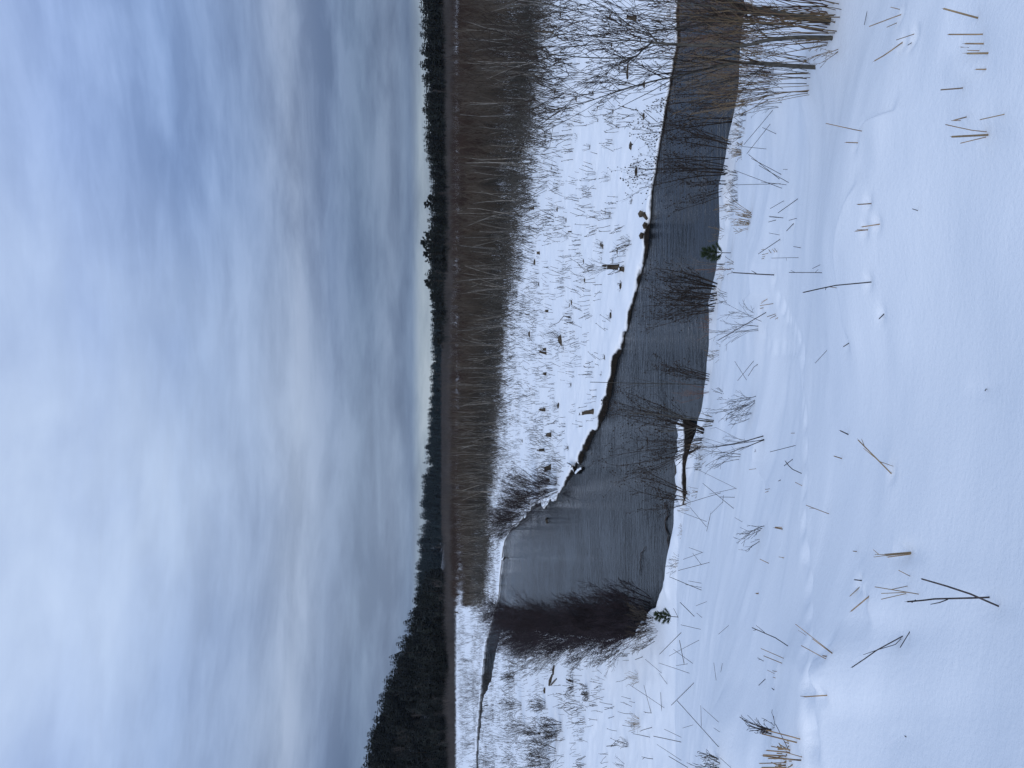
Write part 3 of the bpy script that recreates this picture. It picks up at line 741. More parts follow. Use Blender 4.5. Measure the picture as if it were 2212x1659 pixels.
k = (uu > 352) & (uu < 1740) & (gap > -10) & (gap < 16) & (river_sd(pts[:, 0], pts[:, 1]) > 2) & (rng.rand(len(pts)) < np.where(gap < -4, .70, np.where(gap < 1, .42, np.where(gap < 6, .22, .10)))); pts = pts[k]; n = len(pts)
stuff_mesh('edge_stalks', upr_arr, np.stack([pts[:, 0], pts[:, 1], ground_z(pts[:, 0], pts[:, 1]), rng.uniform(.9, 2.1, n), rng.rand(n) * 6.3, np.zeros(n), rng.randint(0, 5, n)], -1), M['edgestalk'], 'dense upright stalks along the foot of the thicket')
pts = scatter(9000, -230, -30, 75, 300, 1.5, 58); uu = CU + F * pts[:, 0] / (pts[:, 1] * cp + .7)
vv = VH + (H - .7) * F / pts[:, 1]; strip = vnoise(pts[:, 0] * .02, vv * .11) + .5 * vnoise(pts[:, 0] * .12, vv * .3)
k = (uu > -60) & (uu < 360) & (river_sd(pts[:, 0], pts[:, 1]) > 1.5) & (rng.rand(len(pts)) < .10 + .55 * np.clip(strip * 2.2, 0, 1)); pts = pts[k]; n = len(pts)
stuff_mesh('meadow_stalks', upr_arr, np.stack([pts[:, 0], pts[:, 1], ground_z(pts[:, 0], pts[:, 1]), rng.uniform(.9, 1.9, n), rng.rand(n) * 6.3, np.zeros(n), rng.randint(0, 5, n)], -1), M['greytwig'], 'grey stalks in strips across the far meadow')

# ------------------------------------------------------------------ stumps, tussocks and driftwood
def px_size(p, n): return n * K * (p.y * cp + (H - p.z) * sp) / F      # n source pixels at p, in metres
def stump_mesh(seed, h, rad, mat, jag=.25, n=9, lean=0):
    r = random.Random(seed); a = TB(); rows = 5; ph = [r.uniform(0, 6.3) for _ in range(3)]
    for i in range(rows):
        t = i / (rows - 1)
        for k in range(n):
            an = 6.2832 * k / n; R_ = rad * (1.25 - .45 * t ** .5) * (1 + .16 * math.sin(3 * an + ph[0]) + .1 * math.sin(5 * an + ph[1]) + r.uniform(-.06, .06)) * (1.35 if i == 0 else 1)
            zz = -.1 + (h + .1) * t + (r.uniform(-jag, jag) * h if i == rows - 1 else 0)
            a.v.append(Vector((R_ * math.cos(an) + lean * h * t, R_ * math.sin(an), zz)))
    for i in range(rows - 1):
        for k in range(n): a.f.append((i * n + k, i * n + (k + 1) % n, (i + 1) * n + (k + 1) % n, (i + 1) * n + k))
    a.v.append(Vector((lean * h, 0, h * .72))); c = len(a.v) - 1
    for k in range(n): a.f.append(((rows - 1) * n + k, (rows - 1) * n + (k + 1) % n, c))
    return a.mesh('stump', mat)
def cap_mesh(seed, rad, th):
    r = random.Random(seed); a = TB(); n = 10
    for i, (q, z) in enumerate(((1.0, 0), (1.02, .4), (.75, .85), (.3, 1.0))):
        for k in range(n):
            an = 6.2832 * k / n; R_ = rad * q * (1 + .12 * math.sin(2 * an + seed) + r.uniform(-.05, .05)); a.v.append(Vector((R_ * math.cos(an), R_ * math.sin(an), th * z)))
    for i in range(3):
        for k in range(n): a.f.append((i * n + k, i * n + (k + 1) % n, (i + 1) * n + (k + 1) % n, (i + 1) * n + k))
    a.f.append(tuple(range(3 * n, 4 * n))); a.f.append(tuple(range(n - 1, -1, -1)))
    return a.mesh('snow_cap', M['snow'], True)
def shoots(seed, h, n, rad, mat, name='shoots', z0=0.0, spread=28, kids=(5,), lean=(0, 0, 0)):
    tb = merged(make_shrub(seed, h, n, spread, rad, .10, lean=lean, seg=(4, 2), n=(3, 3), kids=kids, ang=((16, 40),), lr=(.4,), rmin=.004))
    for p in tb.v: p.z += z0
    return tb.mesh(name, mat)

def stump(c, x, y, wpx, hpx, label, lean=0, cap=True, sh=0, seed=None, jag=.38):
    p = hitc(c, x, y); sc = 1 / 2.212; seed = seed or int(x * 7 + y)
    rad = px_size(p, wpx * sc) / 2 * .86; h = px_size(p, hpx * sc) * .94
    t = thing('stump', label, 'tree stump', p, 'stumps on the snowfield across the river')
    link('trunk', stump_mesh(seed, h, rad, M['stump'], jag, lean=lean), t)
    if cap: link('snow_cap', cap_mesh(seed, rad * .85, min(.09, rad * .6)), t, (lean * h, 0, h * .93))
    if sh: link('shoots', shoots(seed, px_size(p, sh * sc), 7, .010, M['twig'], z0=h * .85, kids=(6,)), t)
stump('L2', 1850, 665, 52, 122, 'tall broken stump with a spray of bare shoots growing out of its top', sh=240)
stump('L2', 1893, 690, 52, 40, 'low dark stump touching the foot of the tall stump with shoots', lean=.2)
stump('L3', 1628, 262, 46, 118, 'tall leaning stump with a snow cap near the dark cut bank', lean=-.18)
stump('L2', 1440, 360, 16, 36, 'thin short black post alone in the middle of the snowfield', cap=False, jag=.05)
stump('L2', 1160, 545, 34, 30, 'square reddish stump close under the thicket edge', jag=.08)
stump('L2', 1218, 1420, 26, 72, 'dark narrow snag leaning in the snow beside a small round stump', lean=.25, cap=False)
stump('L2', 1216, 1385, 34, 30, 'small round stump beside the narrow leaning snag')
stump('L2', 1218, 1597, 32, 30, 'small black stump with a knob on top under the thicket', cap=False)
stump('L2', 1236, 1048, 28, 28, 'little round black stump half way between river and thicket')
stump('L3', 1255, 745, 60, 62, 'wide dark stump with a broken slanting arm, standing apart from the other stumps', lean=-.4)
stump('L3', 1262, 470, 44, 50, 'pointed dark stump with weeds in front of it', jag=.5)
stump('L3', 1208, 250, 34, 44, 'dark stump split in two beside a twiggy root ball', jag=.6)
stump('L3', 1200, 600, 30, 52, 'pale boxy stump capped with snow among the weeds')
stump('L1', 2000, 165, 50, 90, 'dark upright stump seen through the alder branches', lean=.15)
stump('L1', 1282, 280, 22, 170, 'tall thin dead snag standing at the thicket edge behind the alder branches', cap=False, jag=.1)
stump('L1', 1192, 425, 20, 90, 'short thin dead snag just inside the thicket edge', cap=False, jag=.1)
stump('L4', 866, 345, 14, 32, 'lone dark post in the far meadow below the wooded hill', cap=False, jag=.05)
stump('L2', 1110, 155, 30, 34, 'small dark stump by a fallen branch propped like a tent', cap=False)
stump('L3', 1245, 862, 38, 30, 'low rounded stump between the bend shrub and the dark bank')

def tussock_mesh(seed, rad, mat):
    r = random.Random(seed); a = TB(); n = 11; rows = 4
    for i in range(rows):
        t = i / (rows - 1)
        for k in range(n):
            an = 6.2832 * k / n; q = rad * math.cos(t * 1.35) * (1 + r.uniform(-.2, .2)); a.v.append(Vector((q * math.cos(an), q * math.sin(an) * .8, -.06 + rad * .62 * math.sin(t * 1.5) * r.uniform(.8, 1.15))))
    for i in range(rows - 1):
        for k in range(n): a.f.append((i * n + k, i * n + (k + 1) % n, (i + 1) * n + (k + 1) % n, (i + 1) * n + k))
    a.f.append(tuple(range((rows - 1) * n, rows * n)))
    return a.mesh('tussock', mat)
def tussock(c, x, y, wpx, sh, label, n=16, mat='weed', cat='tussock', group='dark tussocks on the snowfield across the river'):
    p = hitc(c, x, y); sc = 1 / 2.212; rad = px_size(p, wpx * sc) / 2; seed = int(x * 3 + y * 5)
    t = thing('tussock', label, cat, p, group)
    link('root_ball', tussock_mesh(seed, rad, M['stump']), t)
    if sh: link('blades', shoots(seed, px_size(p, sh * sc), n, .006, M[mat], spread=48, kids=(2,)), t)
_r = random.Random(77)
for _ in range(64):
    u_, v_ = _r.uniform(600, 1640), _r.uniform(1085, 1400); p = hit(u_, v_)
    if float(river_sd(np.array([p.x]), np.array([p.y]))[0]) < 1.2 or p.y < 26 or p.y > depth_front(u_) - 3: continue
    rad = _r.uniform(.07, .20); t = thing('small_tussock', 'small dark clump of dead grass poking through the snowfield across the river', 'tussock', p, 'small dark clumps on the snowfield')
    link('root_ball', tussock_mesh(_r.randint(0, 999), rad, M['stump']), t); link('blades', shoots(_r.randint(0, 999), _r.uniform(.3, .6), 9, .007, M['weed'], spread=46, kids=(1,)), t)
tussock('L2', 1868, 830, 74, 60, 'bell shaped dark tussock near the far bank, a little way from the tall stump')
tussock('L2', 1800, 610, 50, 50, 'ragged tussock standing right behind the tall stump with shoots')
tussock('L2', 1782, 1085, 70, 70, 'spiky tussock above the snowy bank where the river widens')
tussock('L2', 1712, 485, 60, 60, 'brown root ball with a curled arm on open snow')
tussock('L2', 1735, 190, 44, 50, 'dark split tussock on open snow')
tussock('L2', 1965, 85, 50, 50, 'dark tussock near the bank beneath the alder twigs', )
tussock('L2', 1945, 440, 42, 110, 'tussock with long wispy stalks beside two small holes in the bank snow')
tussock('L2', 1345, 1300, 100, 190, 'largest tussock of the snowfield, a round twiggy root mass topped with snow', n=30, mat='twig')
tussock('L2', 1727, 1450, 50, 50, 'black tussock with a tall broken arm near the dark undercut bank', )
tussock('L2', 1697, 1605, 34, 40, 'small black tussock above the dark undercut bank')
tussock('L2', 1120, 625, 60, 70, 'scruffy tussock close under the thicket, beside the square reddish stump')
tussock('L2', 1075, 1250, 60, 90, 'brown tangle of weeds below the thicket, above the largest tussock', n=26)
tussock('L3', 1325, 215, 60, 90, 'twiggy root ball beside the split stump', n=22, mat='twig')
tussock('L3', 1410, 580, 46, 60, 'fan shaped dark tussock above the dark bank')
tussock('L1', 1955, 1270, 84, 30, 'big dark boulder like tussock near the alder twigs at the far bank', n=8)
tussock('L1', 2005, 1500, 90, 40, 'long dark tussock just above the far bank', n=10)
tussock('L1', 1800, 970, 54, 110, 'tussock with tall stalks on snow between alder and thicket')
tussock('L1', 2040, 350, 60, 40, 'dark tussock behind the fork of the alder', n=8)
tussock('L1', 1345, 125, 60, 80, 'brown tussock at the foot of the thicket behind the alder branches')
tussock('L1', 1295, 800, 60, 90, 'brown bushy tussock at the foot of the thicket by the lone snag', n=24)

def wood(name, label, cat, P, rads, mat, group=None, snow=0.0, n=8):
    """a log or branch through the points P"""
    o = Vector(P[0]); a = TB(); a.tube([Vector(p) - o for p in P], rads, n, True)
    ob = tag(link(name, a.mesh(name, mat), None, o), label, cat, group)
    if snow:
        s = TB(); r = random.Random(len(P) + int(o.y * 10)); pts, rd = [], []
        for i in range(len(P) - 1):
            for k in range(4):
                q = (Vector(P[i]).lerp(Vector(P[i + 1]), k / 4) - o); pts.append(q + UP * (rads[i] * .5) + Vector((0, -snow * .95 if snow > .25 else -snow * .4, 0)) + rvec(r) * .02); rd.append(snow * r.uniform(.8, 1.12))
        pts.append(Vector(P[-1]) - o + UP * rads[-1] * .7); rd.append(snow * .5); rd[0] *= .6
        s.tube(pts, rd, 8, True); link('snow_cap', s.mesh('snow_cap', M['snow'], True), ob)
    return ob
def wl(c, x, y, z): u, v = UV(c, x, y); a = on_plane(u, v, z); return Vector((a[0], a[1], z))
# snow covered log along the near bank
P = [wl('M3', 640, 330, .10), wl('M3', 652, 520, .10), wl('M3', 640, 700, .10), wl('M3', 642, 880, .10), wl('M3', 648, 1070, .10)]
wood('fallen_log', 'thick fallen log under a long loaf of snow, in water along the near bank', 'log', P, [.06, .07, .08, .08, .07], M['darkstick'], None, .30)
P = [wl('M3', 592, 640, .05), wl('M3', 590, 800, .07), wl('M3', 588, 980, .03)]
wood('drift_log', 'thin bare dark log floating along the outer side of the snow covered log', 'log', P, [.05, .07, .05], M['stump'])
P = [wl('M3', x, y, .03) for x, y in ((480, 1055), (492, 1100), (512, 1165), (492, 1195), (482, 1230), (490, 1290), (512, 1345), (505, 1390), (516, 1440), (508, 1500))]
wood('driftwood', 'long crooked dark driftwood half sunk beside the near bank', 'driftwood', P, [.012, .024, .02, .034, .02, .03, .02, .028, .02, .012], M['darkstick'], n=6)
P = [wl('M3', x, y, .03) for x, y in ((310, 1440), (296, 1475), (272, 1500), (275, 1540), (265, 1580), (272, 1620), (262, 1659), (268, 1700))]
wood('driftwood', 'twiggy dark branch lying in open water off the near bank', 'driftwood', P, [.008, .014, .018, .024, .016, .02, .012, .006], M['darkstick'], n=6)
P = [wl('L3', 1405, 725, .45), wl('L3', 1450, 740, .35), wl('L3', 1478, 795, .10)]
wood('fallen_branch', 'snow covered branch hanging from the dark bank into the water', 'branch', P, [.05, .06, .04], M['darkstick'], None, .10)
P = [wl('L3', 1535, 755, .05), wl('L3', 1505, 778, .10), wl('L3', 1476, 800, .10)]
wood('fallen_branch', 'snow covered branch end lying in the water, meeting the one hung from the bank', 'branch', P, [.07, .06, .04], M['darkstick'], None, .10)
P = [wl('L3', 1222, 1195, .02), wl('L3', 1222, 1215, .22), wl('L3', 1224, 1235, .02)]
wood('snag', 'tiny dark snag sticking out of open water near the far bend', 'snag', P, [.07, .1, .06], M['stump'])
P = [wl('L3', 865, 1535, .08), wl('L3', 845, 1550, .35), wl('L3', 828, 1555, .5)]
wood('fallen_branch', 'snow covered branch poking from the far bank beyond the bend', 'branch', P, [.08, .09, .05], M['darkstick'], None, .14)
P = [hitc('L2', 1283, 170) + UP * .0, hitc('L2', 1283, 170) + UP * .75]
for c, a, b, h, lb in (('L2', (1280, 170), (1285, 250), .9, 'broken branch propped like a tent on the snow near the thicket'),):
    p, q = hitc(c, *a), hitc(c, *b); wood('broken_branch', lb, 'branch', [p, p + Vector((0, 0, h)), q + Vector((.15, 0, -.05))], [.03, .03, .02], M['darkstick'], n=4)
p = hitc('L2', 1430, 1105); s = px_size(p, 1 / 2.212)
wood('dead_sapling', 'curved dead sapling bending over a forked dark root', 'sapling', [p, p + Vector((12 * s, 0, 60 * s)), p + Vector((-45 * s, 0, 105 * s)), p + Vector((-85 * s, .1, 190 * s))], [.045, .03, .02, .01], M['twig'], n=4)
p = hitc('L2', 1505, 85); s = px_size(p, 1 / 2.212)
t = thing('dead_sapling', 'small leafless sapling alone on the snowfield under the thicket', 'sapling', p); link('trunk', shoots(505, 190 * s, 2, .02, M['twig'], kids=(8,), spread=10, lean=(.3, 0, 0)), t)
for c, a, b, r_, lb in (('L1', (1935, 560), (1930, 690), .05, 'black fallen log on the snow behind the leaning alder limb'), ('L2', (2080, 195), (2105, 250), .08, 'dark hollow log in the snow at the lip of the far bank'),
                        ('L2', (2060, 180), (2055, 230), .1, 'black hole edged log half buried just above the far bank'), ('L2', (2095, 280), (2090, 330), .09, 'short black log half buried at the far bank'), ('L2', (2065, 370), (2060, 420), .09, 'twiggy black log half buried at the far bank'),
                        ('L4', (1680, 795), (1672, 870), .08, 'straight end of the dark driftwood pile on the near side flat'), ('L4', (1665, 875), (1640, 960), .10, 'thick tangled middle log of the driftwood pile on the near side flat'),
                        ('L4', (1650, 960), (1700, 905), .05, 'branch crossing the thick middle log of the driftwood pile'), ('L4', (1602, 985), (1600, 1025), .09, 'short black log just beyond the driftwood pile'),
                        ('L4', (1090, 1130), (1120, 1135), .08, 'dark forked branch on the far left bank by the channel')):
    p, q = hitc(c, *a), hitc(c, *b); m = p.lerp(q, .5); wood('fallen_log', lb, 'log', [p + UP * r_ * .4, m + UP * r_ * .9, q + UP * r_ * .5], [r_ * .8, r_, r_ * .7], M['stump'], None, 0)

# ------------------------------------------------------------------ shrubs on the banks
def bush(name, label, cat, p, h, stems, spread, rad, mat, seed, group=None, base=.12, lean=(0, 0, 0), kids=(8, 4), bud=None, budr=.012, part='twigs', **kw):
    bt = TB() if bud else None
    kw.setdefault('ang', ((14, 38), (22, 52)))
    tb = make_shrub(seed, h, stems, spread, rad, base, lean, bt, kids=kids, budp=.75 if bud else 0, budr=budr, **kw)
    o = link(name, tb[0].mesh(name, M[mat]), None, p); tag(o, label, cat, group)
    link('twig_spray', merged(tb[1:]).mesh('twig_spray', M[kw.get('tmat', mat)]), o)
    if bud and bt.v:
        b = tag(link('cones', bt.mesh('cones', M['twig']), o), kind='stuff')
    return o
# dark purple thicket on the near bank of the bend
PG = 'purple shrubs crowded along the near bank of the bend'
PL = 'dense dark purple leafless shrub in the row along the near bank where the river bends'
for i, (y, v, h) in enumerate(((1342, 1112, 3.3), (1352, 1120, 3.4), (1366, 1130, 3.2), (1376, 1142, 3.1), (1372, 1160, 3.2), (1384, 1172, 3.0), (1372, 1190, 3.0), (1384, 1206, 2.8), (1372, 1226, 2.7),
                               (1380, 1246, 2.5), (1371, 1268, 2.5), (1378, 1292, 2.2), (1370, 1312, 2.3), (1372, 1336, 2.1), (1366, 1360, 2.1), (1355, 1384, 1.9), (1340, 1396, 1.8), (1394, 1150, 2.4), (1392, 1180, 2.2))):
    a = on_plane(1659 - y + 16, v, .35)
    bush('purple_shrub', PL, 'shrub', (a[0], a[1], .3), h * 1.06, (34, 22, 28, 18)[i % 4], 36, .017, 'purple', 300 + i, PG, .6, (.09 if i > 8 else .02, 0, 0), (9, 5), rmin=.0058, up=(.09, .09, .03), lr=(.45, .45))
for i, (y, v, h, l) in enumerate(((1408, 1150, 1.6, -.2), (1412, 1185, 1.5, -.3), (1402, 1215, 1.3, -.2), (1396, 1262, 1.1, -.2), (1388, 1330, 1.0, -.1), (1360, 1404, .8, 0))):
    a = on_plane(1659 - y, v, .5)
    bush('low_shrub', 'low grey twiggy shrub at the landward skirt of the dark purple row', 'shrub', (a[0], a[1], .45), h * 1.2, 26, 42, .012, 'weed', 330 + i, 'low shrubs skirting the purple row', .5, (l, 0, 0), (7, 4), rmin=.004)
# shrubs on the far bank at the bend
for i, (x, y, h, lb) in enumerate((('L3', 0, 0, ''),) if 0 else ((1165, 965, 2.6, 'tallest dark shrub on the far side of the bend, standing by the snow hummock'), (1150, 1050, 2.8, 'broad dark shrub above the snow laden tip of the far bend'),
                                   (1075, 1130, 2.8, 'dark shrub behind the icy roots of the far bend'), (985, 1195, 2.6, 'dark shrub over the white hanging roots of the far bend'), (920, 1255, 2.3, 'last dark shrub of the far bend cluster, nearest the thicket'),
                                   (1310, 925, 1.7, 'thin twiggy shrub at the dark bank end of the far bend cluster'))):
    p = hitc('L3', x, y); bush('bend_shrub', lb, 'shrub', p, h * 1.15, 34, 38, .018, 'purple' if i % 2 else 'twig', 350 + i, 'dark shrubs on the far side of the bend', .6, (-.05, 0, 0), (8, 5), rmin=.0062)
for i, (x, y, h, lb) in enumerate(((1400, 1135, 2.4, 'upright dark shrub with a straight snow line at its foot on the near side flat'), (1735, 1300, 1.6, 'wide dark shrub on the near side flat, closest of that flat to the slope'), (1700, 1390, 1.3, 'spreading twiggy shrub beside the wide dark shrub on the near side flat'),
                                   (1600, 1130, 1.0, 'low round shrub behind the driftwood pile'), (1430, 1310, 1.9, 'grey shrub among dense weeds on the near side flat'), (1560, 1390, 2.0, 'fan shaped grey shrub with a pale stem on the near side flat'),
                                   (1640, 1615, 2.3, 'tall thin shrub at the outer edge of the near side flat'), (1690, 1540, 1.9, 'shrub with two straight canes on the near side flat'), (1370, 820, 1.4, 'small fan shrub on the near side flat near the purple row'),
                                   (1340, 930, 1.5, 'small upright shrub on the near side flat below the channel'), (1960, 1010, .5, 'little dark twig tuft half way up the near side flat'), (1835, 960, .5, 'little brown twig tuft beyond the toe of the slope'))):
    p = hitc('L4', x, y); bush('flat_shrub', lb, 'shrub', p, h, 20, 34, .014, 'twig' if i % 2 else 'weed', 370 + i, 'scattered shrubs on the near side flat', .3, (0, 0, 0), (7, 4), rmin=.0055)
for i, (x, y) in enumerate(((985, 880), (1000, 960), (1000, 1050), (990, 1100), (1000, 1230), (1010, 1330), (1000, 1440), (1005, 1490), (985, 780), (1075, 990), (1060, 900), (990, 560))):
    p = hitc('L4', x, y); bush('channel_shrub', 'grey leafless shrub in the line along the narrow far channel below the wooded hill', 'shrub', p, 3.2, 14, 34, .02, 'weed', 390 + i, 'grey shrubs lining the narrow far channel', .8, (0, 0, 0), (6, 4), rmin=.006)

def near_bush(c, bx, by, topx, stems, spread, rad, mat, label, lean=0.0, kids=(8, 4), bud=True, name='bank_shrub', group='shrubs along the near bank', base=.15, drop=.15, **kw):
    p = hitc(c, bx, by); s = px_size(p, 1 / 2.212); h = (bx - topx) * s * .97
    return bush(name, label, 'shrub', p - Vector((0, 0, drop)), h, stems, spread, rad, mat, int(bx * 3 + by * 7), group, base, (lean, 0, 0), kids, bud, .017, **kw)
AL = dict(lr=(.38, .40))
near_bush('M1', 1115, 870, 150, 4, 12, .020, 'twig', 'tall alder shrub with cones on the near bank, first beyond the alder trees', **AL)
near_bush('M1', 1180, 850, 560, 9, 30, .010, 'twig', 'low dark shrub crouched under the first tall alder shrub', bud=False)
near_bush('M1', 1070, 1040, 40, 4, 9, .022, 'twig', 'straightest tall alder shrub of the near bank, thin and black', kids=(10, 4), **AL)
near_bush('M1', 1045, 1250, 330, 5, 14, .018, 'twig', 'alder shrub whose long stems lean toward the alder trees', lean=.30, **AL)
near_bush('M1', 1020, 1345, 210, 4, 16, .018, 'twig', 'alder shrub with thin crossing stems between the leaning and the dense one', lean=.05, **AL)
near_bush('M1', 1000, 1500, 70, 8, 20, .020, 'twig', 'densest alder shrub of the near bank, facing the black fallen tussocks', kids=(9, 5), **AL)
near_bush('M1', 990, 1615, 430, 6, 22, .014, 'twig', 'shorter alder shrub next to the densest one, leaning away from it', lean=-.25, **AL)
near_bush('M2', 925, 855, 270, 8, 20, .022, 'twig', 'dark fan shaped alder shrub just past the little pine at the water', lean=.12, kids=(8, 4), **AL)
near_bush('M2', 925, 925, 230, 7, 16, .022, 'twig', 'thick middle alder shrub of the dark trio at the water', kids=(8, 4), **AL)
near_bush('M2', 908, 1000, 180, 7, 18, .020, 'twig', 'alder shrub of the dark trio farthest from the little pine', lean=-.16, kids=(8, 4), **AL)
near_bush('M2', 985, 640, 300, 3, 8, .012, 'greytwig', 'pale grey whip shrub rising beside the little pine', bud=False, kids=(6, 3), **AL)
near_bush('M2', 872, 1195, 690, 12, 26, .007, 'red', 'small rusty red twig tuft at the water edge', bud=False, kids=(4, 2))
near_bush('M2', 868, 1440, 740, 4, 30, .008, 'greytwig', 'sparse grey twigs at the water edge past the rusty tuft', bud=False, kids=(3, 2), lean=.2)
near_bush('M2', 862, 1650, 300, 6, 16, .015, 'twig', 'slanting thin alder shrub with cones, close to the single tall whip', lean=.22, **AL)
near_bush('M3', 845, 60, 480, 7, 26, .008, 'red', 'brown twig tuft around the foot of the single tall whip', bud=False, kids=(5, 2))
near_bush('M3', 810, 500, -120, 20, 24, .018, 'twig', 'widest alder shrub of the near bank, black stems fanning over the snowy log', lean=.04, kids=(8, 4), **AL)
near_bush('M3', 900, 400, 0, 3, 10, .020, 'bark', 'pale stemmed alder growing through the widest black shrub', lean=-.02, bud=False, kids=(6, 4), **AL)
near_bush('M3', 790, 560, 520, 12, 34, .007, 'twig', 'low undergrowth twigs between the snowy log and the bank', bud=False, kids=(4, 2))
near_bush('M3', 672, 1035, 60, 6, 26, .018, 'twig', 'alder shrub at the root end of the snowy log, stems spread like an open fan', lean=.2, **AL)
near_bush('M3', 600, 1085, 280, 4, 16, .012, 'twig', 'thin shrub just behind the open fan alder', lean=.1, **AL)
for i, (c, x, y, t_, n, sp_, m, lb) in enumerate((('M1', 1190, 1000, 1020, 12, 40, 'weed', 'short twiggy tuft on the bank lip under the straightest alder shrub'), ('M1', 1150, 1150, 1010, 12, 40, 'twig', 'short dark tuft on the bank lip beside a black root'),
                                                  ('M1', 1150, 1310, 1000, 14, 45, 'tan', 'rusty tuft on the bank lip'), ('M1', 1115, 1530, 985, 14, 42, 'weed', 'tuft on the bank lip below the densest alder'), ('M2', 1115, 30, 985, 12, 40, 'weed', 'tuft on the bank lip before the open water'),
                                                  ('M2', 1222, 268, 1000, 22, 34, 'tan', 'tan grass tuft bending over on open snow beside the water'), ('M4', 240, 905, 110, 16, 32, 'tan', 'small rusty grass tuft on the flat, nearest the pine by the purple row'),
                                                  ('M4', 250, 1280, 120, 22, 38, 'tan', 'larger rusty grass tuft on the flat below the slope'), ('M4', 155, 1470, 50, 18, 36, 'weed', 'dark grass tuft farther out on the flat below the slope'), ('M3', 630, 1320, 560, 12, 40, 'tan', 'tiny tan tuft on the bank lip beside the crooked driftwood'),
                                                  ('M3', 580, 1608, 528, 9, 20, 'tan', 'tiny upright tuft on the lip at the bend of the bank'))):
    p = hitc(c, x, y); s = px_size(p, CROPS[c][2] and 1 / 2.2); h = (x - t_) * s
    o = link('grass_tuft', shoots(600 + i, h, n, .005, M[m], 'grass_tuft', spread=sp_, kids=(2,), lean=(.15, 0, 0)), None, p); tag(o, lb, 'grass tuft', 'grass tufts along the near bank')

_r = random.Random(91)
for i in range(26):
    k = _r.uniform(2, len(lip_px) - 6); a, b = lip_px[int(k)], lip_px[int(k) + 1]; f = k - int(k)
    p = hit(a[0] + (b[0] - a[0]) * f, a[1] + (b[1] - a[1]) * f + _r.uniform(4, 40))
    o = link('grass_wisp', shoots(700 + i, _r.uniform(.25, .55), 7, .004, M['cane' if i % 3 else 'weed'], 'grass_wisp', spread=40, kids=(2,), lean=(_r.uniform(-.3, .3), 0, 0)), None, p)
    tag(o, 'wisp of fine dry grass on the snowy lip of the near bank', 'grass wisp', 'fine dry grass along the near bank')

# ------------------------------------------------------------------ the alder trees at the right
def at_depth(c, x, y, Y):
    d = pix_dir(*UV(c, x, y)); return Vector((0, 0, H)) + d * (Y / d.y)
def alder(label, base, limbs, seed, mat='bark'):
    r = random.Random(seed); p0 = hitc(*base); t = thing('alder_tree', label, 'tree', p0, 'alder trees on the near slope')
    twg = TB(); cones = TB(); kf = p0.y / 8.6
    for li, (P, w0, w1) in enumerate(limbs):
        Y0 = p0.y; dr = r.uniform(-.5, .6) if li else 0
        pts = [at_depth(*q, Y0 + dr * (i / (len(P) - 1))) - p0 for i, q in enumerate(P)]
        if li == 0: pts[0] = pts[0] - (pts[1] - pts[0]).normalized() * .25
        # smooth the drawn line
        fine = []; n = len(pts)
        for i in range(n - 1):
            a, b, c_, d = pts[max(i - 1, 0)], pts[i], pts[i + 1], pts[min(i + 2, n - 1)]
            for k in range(4):
                q = k / 4; fine.append(.5 * ((2 * b) + (c_ - a) * q + (2 * a - 5 * b + 4 * c_ - d) * q * q + (3 * b - a - 3 * c_ + d) * q ** 3))
        fine.append(pts[-1]); s = px_size(p0, 1 / 2.212) / 2; m = len(fine)
        rad = [(w0 + (w1 - w0) * i / (m - 1)) * s * (1.25 if i == 0 and li == 0 else 1) for i in range(m)]
        tb = TB(); tb.tube(fine, rad, 8 if w0 > 20 else 5)
        link('trunk' if li == 0 else 'limb', tb.mesh('limb', M[mat], True), t)
        o = shrub_opts(seg=(3, 2, 2), n=(3, 3, 3), kids=(2, 2), t0=(.2, .2), ang=((10, 30), (15, 42)), lr=(.55, .5), rmin=.0025 * kf, budp=.22, budr=.007 * kf); o['bud'] = cones
        st = int(m * (.45 if li == 0 else .12))
        for i in range(st, m):
            for k in range(1 if i % 5 else 0):
                d = (fine[min(i + 1, m - 1)] - fine[max(i - 1, 0)]).normalized()
                grow([twg] * 3, fine[i], (turn(d, R(r.uniform(12, 34)), r) + UP * .25).normalized(), r.uniform(.3, 1.15) * kf, min(rad[i] * .6, .007 * kf), 0, r, o)
    link('twig_spray', twg.mesh('twig_spray', M['twig']), t)
    tag(link('cones', cones.mesh('cones', M['twig']), t), kind='stuff')
    return t
alder('alder tree with the long bowed trunk that forks high over the far bank', ('M1', 1940, 335), [
    ([('M1', 1940, 335), ('M1', 1700, 325), ('M1', 1380, 350), ('M1', 1150, 398), ('M1', 700, 395), ('M1', 370, 370)], 40, 20),
    ([('M1', 370, 370), ('L1', 2060, 430), ('L1', 1960, 500), ('L1', 1600, 502), ('L1', 1330, 480), ('L1', 1050, 465)], 18, 4),
    ([('M1', 370, 370), ('L1', 1900, 350), ('L1', 1650, 385), ('L1', 1300, 410), ('L1', 1020, 400)], 13, 3),
    ([('M1', 420, 372), ('L1', 2120, 300), ('L1', 1960, 230), ('L1', 1780, 90), ('L1', 1560, -20)], 14, 5),
    ([('L1', 1930, 350), ('L1', 1500, 300), ('L1', 1200, 310), ('L1', 1000, 280)], 9, 3),
    ([('L1', 1960, 500), ('L1', 1760, 610), ('L1', 1580, 690), ('L1', 1330, 740)], 7, 2),
    ([('M1', 1400, 345), ('M1', 1250, 250), ('M1', 900, 190), ('M1', 400, 150), ('L1', 1900, 90)], 12, 4)], 71)
